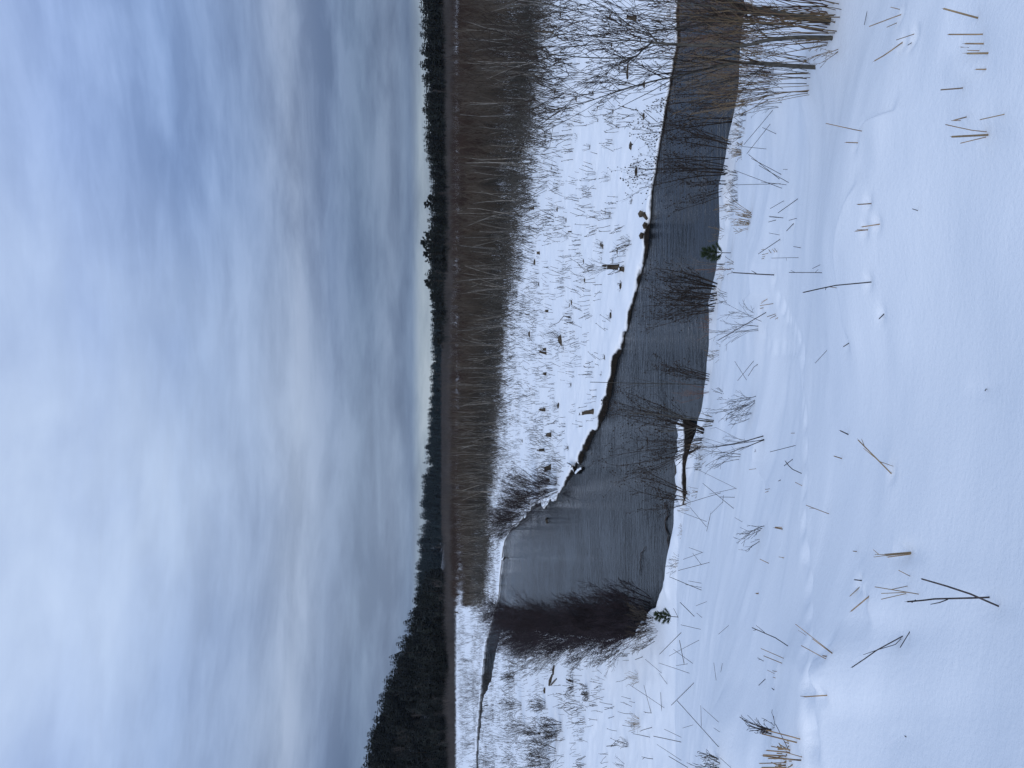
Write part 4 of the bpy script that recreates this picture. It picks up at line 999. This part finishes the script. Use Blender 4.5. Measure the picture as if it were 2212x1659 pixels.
alder('alder tree with the shorter dark trunk and one long slanting limb across the snowfield', ('M1', 1790, 585), [
    ([('M1', 1790, 585), ('M1', 1600, 575), ('M1', 1370, 558), ('M1', 1130, 548), ('M1', 930, 580)], 40, 24),
    ([('M1', 930, 580), ('M1', 590, 665), ('L1', 2200, 695), ('L1', 1900, 775), ('L1', 1650, 862), ('L1', 1290, 985)], 20, 5),
    ([('L1', 2000, 745), ('L1', 1820, 690), ('L1', 1560, 640), ('L1', 1320, 570)], 8, 3),
    ([('L1', 1640, 865), ('L1', 1500, 820), ('L1', 1340, 735)], 7, 2),
    ([('M1', 930, 580), ('M1', 700, 540), ('M1', 420, 500), ('M1', 120, 520)], 12, 3),
    ([('M1', 1380, 560), ('M1', 1250, 640), ('M1', 950, 720), ('M1', 640, 700)], 8, 3)], 72)
alder('thickest alder tree, its trunk leaning out of the picture', ('M1', 1920, 175), [
    ([('M1', 1920, 175), ('M1', 1750, 160), ('M1', 1480, 122), ('M1', 1250, 75), ('M1', 1050, 20), ('M1', 850, -60)], 62, 34),
    ([('M1', 1480, 122), ('M1', 1300, 130), ('M1', 950, 60), ('M1', 500, 20), ('M1', 100, -10)], 18, 5),
    ([('M1', 1750, 160), ('M1', 1450, 215), ('M1', 1100, 170), ('M1', 600, 120), ('M1', 100, 60)], 15, 4),
    ([('M1', 1300, 85), ('M1', 900, 200), ('M1', 500, 260), ('L1', 2100, 240), ('L1', 1600, 200), ('L1', 1150, 120)], 12, 3)], 73)
alder('thin grey alder stems behind the thickest alder trunk', ('M1', 1860, 270), [
    ([('M1', 1860, 270), ('M1', 1650, 230), ('M1', 1400, 250), ('M1', 1000, 290), ('M1', 500, 250), ('L1', 2000, 200)], 14, 5),
    ([('M1', 1500, 240), ('M1', 1100, 180), ('M1', 700, 220), ('M1', 200, 260)], 9, 3)], 74)
CM = {'tan': 'cane', 'red': 'redcane'}
RG = 'cane clumps around the feet of the alder trees'
for i, (x, y, top, n, sp_, rad, m, lean, lb) in enumerate((
        (1725, 665, 520, 26, 7, .0042, 'tan', -.05, 'tan cane clump at the foot of the dark trunked alder'), (1720, 640, 900, 22, 16, .004, 'weed', .1, 'dark grass blades beside the tan cane clump'),
        (1400, 690, 560, 22, 12, .006, 'red', -.06, 'reddish cane clump down the slope beyond the tan cane clump'), (1390, 760, 620, 16, 18, .006, 'tan', -.2, 'straw coloured canes leaning away from the alder trees'),
        (1460, 860, 1020, 18, 30, .004, 'weed', .2, 'bent dark grass clump on the slope past the alder trees'), (1930, 200, 300, 28, 12, .0042, 'tan', .02, 'tan canes wrapped round the thickest alder trunk'),
        (1930, 40, 250, 30, 13, .0045, 'tan', .05, 'tan canes at the very edge beside the thickest alder'), (1880, 20, 120, 16, 16, .0045, 'twig', .0, 'black canes at the very edge beside the thickest alder'),
        (1870, 260, 260, 24, 10, .004, 'red', .06, 'rusty canes behind the bowed alder trunk'), (1940, 330, 1500, 12, 34, .004, 'tan', -.3, 'few bent straw blades at the foot of the bowed alder'),
        (1330, 420, 430, 20, 16, .006, 'tan', .04, 'straw canes down the slope behind the bowed alder trunk'), (1320, 180, 380, 26, 20, .006, 'red', .0, 'rusty brush down the slope behind the thickest alder'),
        (1250, 560, 500, 18, 18, .006, 'tan', .0, 'straw canes near the water behind the dark trunked alder'), (1200, 330, 400, 22, 20, .007, 'red', .02, 'rusty brush by the water behind the bowed alder'),
        (1230, 60, 350, 22, 22, .007, 'tan', .02, 'straw brush by the water at the edge of the picture'), (1230, 760, 480, 18, 18, .006, 'tan', -.06, 'straw canes by the water next to the first tall alder shrub'))):
    p = hitc('M1', x, y); s = px_size(p, 1 / 2.212); h = (x - top) * s
    tb = make_shrub(640 + i, h, int(n * .62), sp_, rad * 1.3, .16, (lean, 0, 0), seg=(6, 2, 1), n=(3, 3, 3), kids=(4, 2), ang=((10, 30), (20, 50)), lr=(.35, .5), wob=(.05, .12, .2), up=(.02, .03, 0), rmin=.0016, t0=(.35, .2))
    o = link('cane_clump', tb[0].mesh('cane_clump', M[CM.get(m, m)]), None, p); tag(o, lb, 'cane clump', RG); link('side_twig', merged(tb[1:]).mesh('side_twig', M[CM.get(m, m)]), o)

# ------------------------------------------------------------------ cut stems, sticks and twigs in the near snow
def stick(c, b, e, wpx, label, mat='straw', name='cut_stem', cat='cut stem', group='cut stems in the near snow', forks=(), mid=None, splint=True, dz=None):
    p = hitc(c, *b); sc = CROPS[c][2]; r = random.Random(int(b[0] * 13 + b[1] * 7))
    rad = max(px_size(p, wpx * sc) / 2 * .92, .0022); Y = p.y; dY = r.uniform(-.04, .04) if dz is None else dz
    pts = [b] + ([mid] if mid else []) + [e]
    W = [at_depth(c, *q, Y + dY * i / (len(pts) - 1)) - p for i, q in enumerate(pts)]
    d = (W[1] - W[0]).normalized(); ln = (W[-1] - W[0]).length; W[0] = W[0] - d * min(.12, ln)
    fine = [W[0]]
    for i in range(len(W) - 1):
        for k in (1, 2): fine.append(W[i].lerp(W[i + 1], k / 2) + (rvec(r) * rad * .35 if k == 1 else Vector()))
    a = TB(); m = len(fine); n = 8 if wpx > 9 else 5
    a.tube(fine, [rad * (1.05 - .2 * i / (m - 1)) * r.uniform(.94, 1.06) for i in range(m)], n if n == 8 else 6, True)
    o = link(name, a.mesh(name, M[mat]), None, p); tag(o, label, cat, group)
    if splint and wpx > 8:
        q = TB(); e_ = fine[-1]; d = (fine[-1] - fine[-2]).normalized(); sx = turn(d, R(90), r) * rad * .5
        q.tube([e_ + sx - d * rad, e_ + sx * .8 + d * rad * r.uniform(1.5, 4)], [rad * .42, rad * .1], 4); link('splinter', q.mesh('splinter', M[mat]), o)
    for f in forks:
        q = TB(); P = [at_depth(c, *z, Y + dY * .5) - p for z in f]; q.tube(P, [rad * .62] * (len(P) - 1) + [rad * .4], 5); link('side_twig', q.mesh('side_twig', M[mat]), o)
    return o
S = stick; D = dict(mat='darkstick', name='stick', cat='stick', group='dark sticks in the near snow')
S('R1', (1835, 162), (1512, 75), 18, 'thick tan cut stem standing tallest in the near snow under the alder trees', 'tan')
S('R1', (1822, 295), (1556, 300), 15, 'straight reddish cut stem beside the thick tan one')
S('R1', (1875, 380), (1700, 380), 16, 'stout brown cut stem, largest of a row of four short ones')
S('R1', (1757, 414), (1662, 410), 10, 'grey cut stem set back in the row of four short ones')
S('R1', (1805, 438), (1718, 438), 8, 'thinnest cut stem in the row of four short ones')
S('R1', (1885, 462), (1715, 466), 20, 'stout tan cut stem closing the row of four short ones', 'tan')
S('R1', (1870, 604), (1795, 604), 14, 'tiny brown stub alone in a melt hollow past the row of four')
S('R1', (1650, 765), (1490, 782), 13, 'lone pinkish cut stem on the snow rise between two groups of stubs')
S('R1', (1702, 1024), (1600, 1048), 13, 'short tan stub with a split side near the fan of three stems', forks=[((1660, 1050), (1578, 1051))])
S('R1', (2050, 992), (1830, 1042), 11, 'slanting tan cut stem lowest in the snow beside the fan of three stems', 'tan')
S('R1', (1950, 1170), (1585, 1191), 20, 'fattest stem of the fan of three growing from one hollow', 'tan')
S('R1', (1950, 1157), (1530, 1085), 9, 'thin curved stem of the fan of three, leaning toward the alder trees', mid=(1760, 1135))
S('R1', (1945, 1180), (1660, 1247), 9, 'thin stem of the fan of three leaning away from the alder trees')
S('R1', (1140, 128), (865, 230), 10, 'long slanting brown stem just below the alder feet', splint=False)
S('R1', (1103, 203), (1015, 238), 7, 'short yellow straw below the long slanting brown stem', 'tan')
S('R1', (1255, 295), (1100, 348), 8, 'slanting straw with a dark peeling patch')
S('R1', (1155, 370), (910, 530), 12, 'stem bent in the middle lying against the snow below the bowed alder', mid=(1062, 435))
S('R1', (1230, 372), (1200, 393), 8, 'tiny dark peg beside the bent stem', **D)
S('R1', (1130, 80), (1050, 62), 6, 'tiny straw sticking up behind the long slanting brown stem')
S('R1', (845, 104), (872, -20), 5, 'thin dark blade at the edge beneath the thickest alder', **D)
S('R1', (800, 1140), (488, 1075), 9, 'long leaning cut stem alone between the alders and the open slope')
S('R1', (765, 1246), (660, 1240), 10, 'short upright dark topped stem below the long leaning one')
S('R2', (882, 110), (765, 122), 12, 'short brown stem with a frayed top, middle of the open slope')
S('R2', (955, 293), (800, 317), 12, 'two jointed brown stem of the close pair on the open slope')
S('R2', (852, 342), (745, 354), 12, 'stem with a yellow split, smaller of the close pair on the open slope', forks=[((850, 343), (757, 340))])
S('R2', (1285, 175), (1240, 160), 6, 'tiny lone twig end low on the open slope', **D)
S('R2', (880, 797), (290, 888), 12, 'longest black stick, curving up alone in the middle of the slope', mid=(575, 826), forks=[((490, 845), (480, 868))], **D)
S('R2', (580, 847), (500, 838), 7, 'yellow straw under the curve of the longest black stick', 'tan')
S('R2', (993, 1075), (950, 1118), 11, 'short thick dark peg slanting in its own hollow on the open slope', **D)
S('R2', (688, 1327), (640, 1360), 10, 'dark pointed peg at the end of a snow crease', **D)
S('R2', (495, 1390), (392, 1505), 6, 'thin straight twig lying beside the trampled snow', **D)
S('R2', (452, 717), (165, 714), 7, 'tall straight thin stick with a bent fork at its top', forks=[((215, 712), (180, 695)), ((392, 714), (420, 688))], **D)
S('R2', (437, 647), (370, 680), 5, 'small twig leaning by the tall straight thin stick', **D)
S('R2', (247, 585), (12, 589), 5, 'hair thin upright stem with a cross twig, above the tall straight thin stick', forks=[((140, 588), (145, 612))], **D)
S('R2', (243, 70), (70, 195), 7, 'slanting dark stick near the trail end', **D)
S('R2', (120, 90), (2, 158), 5, 'thin slanting twig just above the slanting dark stick', **D)
S('M2', (1512, 238), (1388, 224), 7, 'doubled dark stem near the tan grass tuft', forks=[((1512, 238), (1392, 232))], **D)
S('M2', (1450, 257), (1383, 275), 6, 'short twig under the doubled dark stem', **D)
S('R2', (232, 242), (165, 260), 6, 'short twig leaning near the slanting dark stick', **D)
S('R2', (205, 290), (143, 353), 8, 'thicker short twig pointing to the trail pits', **D)
S('R2', (267, 498), (205, 488), 7, 'short thick twig by the start of the animal trail', **D)
S('M2', (1432, 735), (1075, 715), 11, 'dark forked stick with a stub arm standing in the trampled hollow', forks=[((1290, 732), (1262, 712), (1236, 698))], **D)
S('M2', (1485, 425), (1295, 553), 7, 'long slanting stick over the row of tiny pegs', **D)
S('M2', (1362, 1062), (945, 1305), 8, 'longest slanting stick crossing a branchy dead weed', **D)
S('M2', (1480, 388), (1388, 370), 5, 'thin bent twig above the long slanting stick', **D)
S('M2', (1425, 985), (1310, 1003), 7, 'longest of five pegs in a loose group by the trampled hollow')
S('M2', (1375, 945), (1318, 985), 6, 'slanting peg of the loose group by the trampled hollow', forks=[((1375, 947), (1322, 968))])
S('M2', (1340, 1022), (1310, 1028), 8, 'stubbiest peg of the loose group by the trampled hollow')
S('M2', (1445, 1075), (1372, 1100), 7, 'first of three parallel pegs beneath the longest slanting stick')
S('M2', (1450, 1091), (1397, 1115), 7, 'middle of three parallel pegs beneath the longest slanting stick')
S('M2', (1467, 1108), (1443, 1122), 7, 'smallest of three parallel pegs beneath the longest slanting stick')
for x, y in ((1345, 512), (1350, 555), (1352, 575), (1345, 592), (1380, 548), (1408, 545), (1440, 540), (1460, 535)):
    S('M2', (x, y), (x - 22, y + 4 if x < 1400 else y - 30), 6, 'tiny peg in the row under the long slanting stick', 'tan', 'tiny_peg', 'peg', 'tiny pegs in a row')
S('M2', (1255, 1485), (1115, 1658), 5, 'thin stick of the crossed pair beside the trampled snow', **D)
S('M2', (1193, 1652), (1090, 1487), 4, 'other stick of the crossed pair, thinner and greyer', **D)
S('M2', (1290, 1512), (1208, 1615), 6, 'dark crooked twig under the crossed pair', mid=(1255, 1540), **D)
S('M3', (1620, 562), (1398, 618), 6, 'long straight slanting stick above the trail, before the open fan alder', **D)
S('M3', (1595, 683), (1520, 740), 8, 'short arm of a black cross of sticks near the trail', **D)
S('M3', (1672, 808), (1530, 697), 9, 'long curved arm of a black cross of sticks near the trail', mid=(1595, 770), **D)
S('M3', (1492, 862), (1470, 872), 7, 'tiny twig end beyond the black cross of sticks', **D)
S('M3', (1677, 913), (1617, 882), 7, 'short slanting peg at the trail below the black cross of sticks')
S('M3', (1612, 453), (1580, 455), 6, 'tiny peg just above the trail footprint')
S('M3', (1395, 940), (1355, 945), 6, 'upright one of a pair of tiny pegs on the middle slope')
S('M3', (1385, 957), (1355, 971), 6, 'slanting one of a pair of tiny pegs on the middle slope')
S('M3', (1275, 764), (1215, 772), 5, 'hair thin peg near the branchy weeds by the snowy log')
S('M3', (1507, 1285), (1442, 1278), 15, 'thick double stub above the trail', forks=[((1500, 1275), (1442, 1272))])
S('M3', (1910, 1155), (1712, 1082), 8, 'slanting pale stem reaching across the trail', forks=[((1790, 1110), (1740, 1108))])
S('M3', (2080, 465), (2010, 433), 13, 'thick black broken peg below the trail', **D)
S('M3', (2022, 674), (1957, 655), 10, 'short grey broken peg below the trail', )
S('M3', (1385, 1590), (1310, 1552), 8, 'brown slanting peg on the middle slope below the bend of the bank')
S('M3', (1520, 1540), (1473, 1532), 6, 'small pale forked straw on the middle slope', 'tan', forks=[((1505, 1540), (1520, 1550))])
S('M3', (2152, 1482), (2122, 1482), 10, 'tiny square stub low on the slope')
S('R3', (1055, 806), (768, 515), 12, 'long tan forked straw slanting alone low on the open slope', 'tan', forks=[((950, 700), (1072, 743)), ((820, 565), (797, 505)), ((960, 705), (815, 587))])
S('R3', (1218, 1490), (1000, 1510), 12, 'upper straw of the bundle of three low on the open slope', 'tan', forks=[((1010, 1512), (912, 1511)), ((945, 1508), (898, 1468))])
S('R3', (1215, 1500), (1010, 1520), 13, 'middle straw of the bundle of three, longest', 'tan', forks=[((1015, 1519), (903, 1533))])
S('R3', (1208, 1512), (1025, 1534), 11, 'darker under straw of the bundle of three low on the open slope')
S('R3', (1882, 72), (1872, 86), 8, 'tiny bud scale lying low on the clean snow', **D)
S('R4', (1935, 298), (1280, 63), 17, 'longer of two thick dark sticks crossing close to the camera', mid=(1690, 190), **D)
S('R4', (1862, 215), (1160, 255), 16, 'shorter of two thick dark sticks crossing close to the camera, with knots', mid=(1390, 232), forks=[((1500, 236), (1430, 262), (1355, 277)), ((1230, 240), (1195, 264))], **D)
S('R4', (1180, 38), (1085, -10), 5, 'thin straw end just above the crossing thick sticks')
S('R4', (1253, 192), (885, 130), 7, 'longest straw of the loose crossed set beside the thick sticks', 'tan')
S('R4', (1150, 177), (938, 186), 7, 'middle straw of the loose crossed set beside the thick sticks', 'tan')
S('R4', (1147, 188), (938, 235), 6, 'lower straw of the loose crossed set beside the thick sticks', 'tan')
S('R4', (1160, 122), (1030, 151), 6, 'bent straw on top of the loose crossed set', 'tan')
S('R4', (775, 74), (713, 70), 13, 'short black square peg above the reddish slanting stem', **D)
S('R4', (755, 133), (675, 208), 9, 'short tan slanting stem between the black peg and the reddish stem', 'tan')
S('R4', (835, 208), (685, 335), 13, 'thick reddish slanting stem by a snow crease', )
S('R4', (1127, 545), (690, 810), 11, 'forked dark stick lying slanted low on the slope past the crossing sticks', mid=(900, 665), forks=[((1105, 567), (1058, 616), (905, 662), (787, 703))], **D)
S('R4', (1167, 527), (1098, 642), 7, 'small twig at the foot of the forked dark stick', **D)
S('R4', (525, 692), (360, 570), 9, 'inner stem of the tan pair on the edge of the snow step')
S('R4', (523, 685), (215, 445), 6, 'outer longer stem of the tan pair on the edge of the snow step', forks=[((305, 540), (236, 495))])
S('R4', (470, 736), (262, 625), 8, 'slanting brown stem just below the tan pair on the snow step')
S('R4', (475, 716), (448, 712), 14, 'tiny double stub between the tan pair and the slanting brown stem')
S('R4', (480, 1043), (293, 1058), 12, 'pale stem with a white broken top on the edge of the snow step', forks=[((300, 1056), (255, 1052))])
S('M4', (1505, 627), (1205, 475), 9, 'dark twig with a forked top above the snow step', mid=(1400, 560), forks=[((1310, 516), (1238, 455)), ((1240, 492), (1212, 498))], **D)
S('M4', (1468, 735), (1277, 650), 7, 'upper of two parallel brown stems above the snow step')
S('M4', (1455, 772), (1300, 712), 8, 'lower of two parallel brown stems above the snow step')
S('M4', (1300, 754), (1248, 728), 6, 'small forked twig beside two parallel brown stems', forks=[((1280, 742), (1255, 745))], **D)
S('M4', (1392, 862), (1330, 832), 5, 'longest twig of a tiny bristle of stubs')
S('M4', (1410, 845), (1375, 838), 6, 'upper stub of a tiny bristle of stubs')
S('M4', (1400, 898), (1378, 892), 6, 'lower stub of a tiny bristle of stubs')
S('M4', (1315, 908), (1258, 962), 7, 'slanting grey twig under the tiny bristle of stubs', **D)
S('M4', (1388, 1002), (1370, 985), 9, 'tiny curled black scrap on the snow', **D)
S('M4', (1258, 187), (1236, 186), 13, 'tiny square dark stub on the upper slope', )
S('M4', (702, 776), (540, 658), 5, 'thin dry twig on the toe of the slope below the pine sapling', **D)
S('R4', (1155, 1400), (1138, 1390), 12, 'tiny black scrap alone low on the clean slope', **D)
# the reed like clump at the picture's lower edge
for b, e, w_, lb in (((1608, 1417), (1325, 1340), 12, 'upper of two long brown stems beside the dense stub clump'), ((1580, 1443), (1285, 1370), 14, 'lower, thicker of two long brown stems beside the dense stub clump'),
                     ((1525, 1507), (1365, 1475), 10, 'short stem between the long brown pair and the dense stub clump'), ((1520, 1530), (1325, 1510), 13, 'first thick stem of the dense stub clump'),
                     ((1625, 1565), (1480, 1525), 8, 'thin stem in front of the dense stub clump'), ((1615, 1590), (1295, 1556), 14, 'longest thick stem of the dense stub clump'), ((1495, 1655), (1285, 1655), 13, 'last stem of the dense stub clump at the edge'),
                     ((1490, 1560), (1300, 1548), 13, 'reddish stem inside the dense stub clump'), ((1488, 1580), (1340, 1578), 12, 'short tan stem inside the dense stub clump'), ((1490, 1612), (1265, 1620), 10, 'grey long stem inside the dense stub clump'),
                     ((1486, 1635), (1425, 1640), 14, 'stubby stem inside the dense stub clump')):
    S('M4', b, e, w_, lb, group='stems of the dense stub clump')
S('M4', (1518, 1515), (1400, 1287), 6, 'thin twig crossing over the long brown pair', **D)
p = hitc('M4', 1490, 1600); s = px_size(p, .4666)
tag(link('grass_tuft', shoots(801, 210 * s, 26, .0035, M['tan'], 'grass_tuft', spread=22, kids=(2,), lean=(.1, 0, 0)), None, p), 'dry tan grass inside the dense stub clump', 'grass tuft')

# branchy dead weeds on the slope
def weedy(c, bx, by, tx, n, spread, lean, label, rad=.006, mat='twig', kids=(5, 2), name='dead_weed'):
    p = hitc(c, bx, by); s = px_size(p, CROPS[c][2]); h = (bx - tx) * s * 1.02; r = int(bx + by * 3)
    tb = make_shrub(r, h, n, spread, rad, .05, (lean, 0, 0), seg=(5, 3, 1), n=(5, 3, 3), kids=kids, ang=((14, 36), (18, 40)), lr=(.48, .4), rmin=.0018, up=(.0, .02, 0))
    o = link(name, tb[0].mesh(name, M[mat]), None, p); tag(o, label, 'dead weed', 'branchy dead weeds on the slope'); link('side_twig', merged(tb[1:]).mesh('side_twig', M[mat]), o)
weedy('M3', 1280, 115, 850, 4, 10, -.42, 'branchy dead weed leaning toward the snowy log, nearest the crossed pair')
weedy('M3', 1230, 165, 810, 4, 12, -.38, 'second branchy dead weed leaning over the snowy log, beside the nearest one')
weedy('M3', 1232, 270, 830, 3, 12, -.28, 'thin branchy dead weed with a single dark cane by the snowy log')
weedy('M3', 1345, 478, 740, 3, 12, -.34, 'largest branchy dead weed, bowed toward the end of the snowy log', .008)
weedy('M3', 1265, 548, 1140, 2, 14, -.65, 'small curved dead weed beneath the largest one')
weedy('M3', 1136, 668, 800, 3, 12, .02, 'upright dead weed with a dark knob near the end of the snowy log')
weedy('M3', 1336, 1270, 960, 4, 14, -.3, 'branchy dead weed alone in the middle of the upper slope', .007)
weedy('M2', 1308, 1190, 880, 4, 16, .06, 'branchy dead weed under the longest slanting stick', .007, 'darkstick')
weedy('M2', 1250, 1130, 900, 3, 16, .12, 'greyish dead weed beside the one under the longest slanting stick', .004, 'weed')
weedy('M4', 1356, 1422, 930, 3, 10, .18, 'dark branchy dead weed above the dense stub clump', .008, 'darkstick')
weedy('M4', 1355, 1425, 1000, 3, 12, .5, 'thin dead weed leaning out of the dark branchy one', .004, 'darkstick')
weedy('M4', 905, 1650, 620, 9, 30, .2, 'wide twiggy dead weed behind the crest at the picture edge', .006, 'weed', (6, 3))
weedy('M4', 120, 1650, -20, 5, 26, .4, 'dark twiggy dead weed on the flat at the picture edge', .01, 'darkstick')
weedy('M3', 995, 1050, 960, 2, 10, -.6, 'flattened pale straw heap on the upper slope', .005, 'tan')
for i, (b, e) in enumerate((((1080, 1110), (810, 890)), ((1105, 937), (735, 755)), ((1100, 935), (870, 985)), ((970, 975), (640, 1075)), ((990, 1050), (880, 1160)), ((985, 1060), (960, 1290)), ((880, 1160), (845, 1310)), ((845, 1225), (590, 1130)), ((845, 1270), (700, 1100)), ((1090, 1012), (960, 1010)),
                             ((805, 1495), (640, 1555)), ((800, 1600), (725, 1500)), ((870, 1580), (600, 1650)), ((815, 1495), (690, 1450)), ((1155, 1228), (1090, 1190)))):
    S('M3', b, e, 4 if i % 3 else 5, 'faint thin grass stalk lying on the upper slope near the crooked driftwood', 'weed', 'grass_stalk', 'grass stalk', 'thin stalks on the upper slope', splint=False)
for i, (b, e) in enumerate((((775, 157), (505, 45)), ((775, 135), (640, 110)), ((775, 100), (665, 80)), ((820, 255), (730, 290)), ((715, 380), (595, 260)), ((780, 390), (735, 350)), ((1005, 455), (920, 530)), ((770, 488), (600, 450)), ((605, 515), (420, 700)), ((755, 580), (500, 715)),
                             ((675, 860), (415, 772)), ((660, 780), (560, 795)), ((630, 780), (590, 580)), ((900, 918), (880, 770)), ((438, 857), (300, 740)), ((487, 950), (420, 860)), ((712, 940), (520, 1130)), ((460, 1150), (160, 950)), ((350, 1190), (290, 960)), ((440, 1165), (430, 1020)),
                             ((920, 1480), (570, 1090)), ((775, 1310), (770, 1130)), ((920, 1272), (785, 1150)), ((930, 1355), (880, 1320)), ((605, 1440), (370, 1390)), ((605, 1400), (460, 1330)), ((705, 1295), (615, 1322)), ((605, 1595), (400, 1460)), ((660, 1655), (500, 1560)), ((1025, 1655), (930, 1570)),
                             ((580, 390), (540, 310)), ((350, 600), (300, 530)), ((280, 720), (215, 745)), ((940, 845), (952, 775)))):
    S('M4', b, e, 4 if i % 4 else 6, 'faint thin grass stalk at the toe of the slope near the purple row', 'weed', 'grass_stalk', 'grass stalk', 'thin stalks at the toe of the slope', splint=False)
for i, (b, e) in enumerate((((1550, 1475), (1510, 1475)), ((1490, 1600), (1000, 1612)), ((1480, 1560), (1210, 1345)), ((1495, 1520), (1235, 1380)), ((1365, 1297), (1150, 1275)), ((1450, 1165), (1330, 1110)), ((1420, 960), (1170, 1260)), ((1400, 1080), (1195, 1340)), ((1560, 1590), (1300, 1440)), ((1540, 1610), (1320, 1585)), ((1500, 1640), (1080, 1480)))):
    S('M1', b, e, 5, 'thin dark cane leaning on the slope between the alder trees and the tan grass tuft', 'twig', 'thin_cane', 'cane', 'thin canes on the slope', splint=False)
S('M2', (1060, 688), (745, 690), 6, 'single rusty red twig standing next to the little pine', 'red', 'red_twig', 'twig', None, forks=[((1000, 690), (880, 672)), ((960, 690), (850, 715)), ((1040, 688), (1012, 680))])
S('M3', (852, 30), (-170, 10), 7, 'single tall thin whip standing straight up across the river', 'bark', 'sapling_whip', 'sapling', None, mid=(350, 22), forks=[((500, 26), (300, 60)), ((420, 24), (200, -30)), ((560, 26), (420, -10)), ((250, 20), (60, 50)), ((330, 21), (110, 70))])

# ------------------------------------------------------------------ two little pines
def sapling(c, b, e, label, seed, wide=.42):
    p = hitc(c, *b); r = random.Random(seed); tip = at_depth(c, *e, p.y) - p; hgt = tip.length; ax = tip.normalized()
    t = thing('pine_sapling', label, 'pine sapling', p, 'little pines at the water'); st = TB(); st.tube([-ax * .1, tip * .5, tip * .93], [.011, .008, .004], 6)
    link('trunk', st.mesh('trunk', M['bark']), t); nd = TB(); br = TB()
    def plume(a, b_):
        br.tube([a, b_], [.005, .003], 4); d = (b_ - a).normalized()
        for k in range(120):
            q = a.lerp(b_, .25 + .8 * r.random()); n = turn(d, R(r.uniform(15, 50)), r); ln = r.uniform(.05, .10)
            nd.tube([q, q + n * ln * .6, q + n * ln], [.0022, .0022, .0008], 3)
    for lv in range(4):
        z = .30 + .19 * lv
        for k in range(5):
            a = 6.28 * k / 5 + r.uniform(-.4, .4) + lv; d = (Vector((math.cos(a), math.sin(a), .75))).normalized(); plume(tip * z, tip * z + d * hgt * wide * (1.0 - z * .75) * r.uniform(.8, 1.15))
    plume(tip * .75, tip)
    link('branch', br.mesh('branch', M['bark']), t); tag(link('needles', nd.mesh('needles', M['sapling']), t), kind='stuff')
sapling('M2', (1055, 543), (815, 540), 'little green pine standing against the open water by the bank lip', 1)
sapling('M4', (578, 385), (388, 368), 'little blue green pine against the snow beside the end of the purple row', 2)

# ------------------------------------------------------------------ thin winter air over the whole place
def build_haze():
    a, b, z0, z1 = -3300, 3300, -2.0, 110.0
    t = TB(); t.v = [Vector(p) for p in ((a, a, z0), (b, a, z0), (b, b, z0), (a, b, z0), (a, a, z1), (b, a, z1), (b, b, z1), (a, b, z1))]
    t.f = [(3, 2, 1, 0), (4, 5, 6, 7), (0, 1, 5, 4), (1, 2, 6, 5), (2, 3, 7, 6), (3, 0, 4, 7)]
    m = bpy.data.materials.new('haze'); m.use_nodes = True; n = m.node_tree; n.nodes.clear()
    v = n.nodes.new('ShaderNodeVolumePrincipled'); v.inputs['Color'].default_value = (0.72, 0.84, 1.0, 1); v.inputs['Density'].default_value = 0.00003
    o = n.nodes.new('ShaderNodeOutputMaterial'); n.links.new(v.outputs[0], o.inputs['Volume'])
    tag(link('haze', t.mesh('haze', m)), 'thin bluish winter air', None, None, 'stuff')
build_haze()
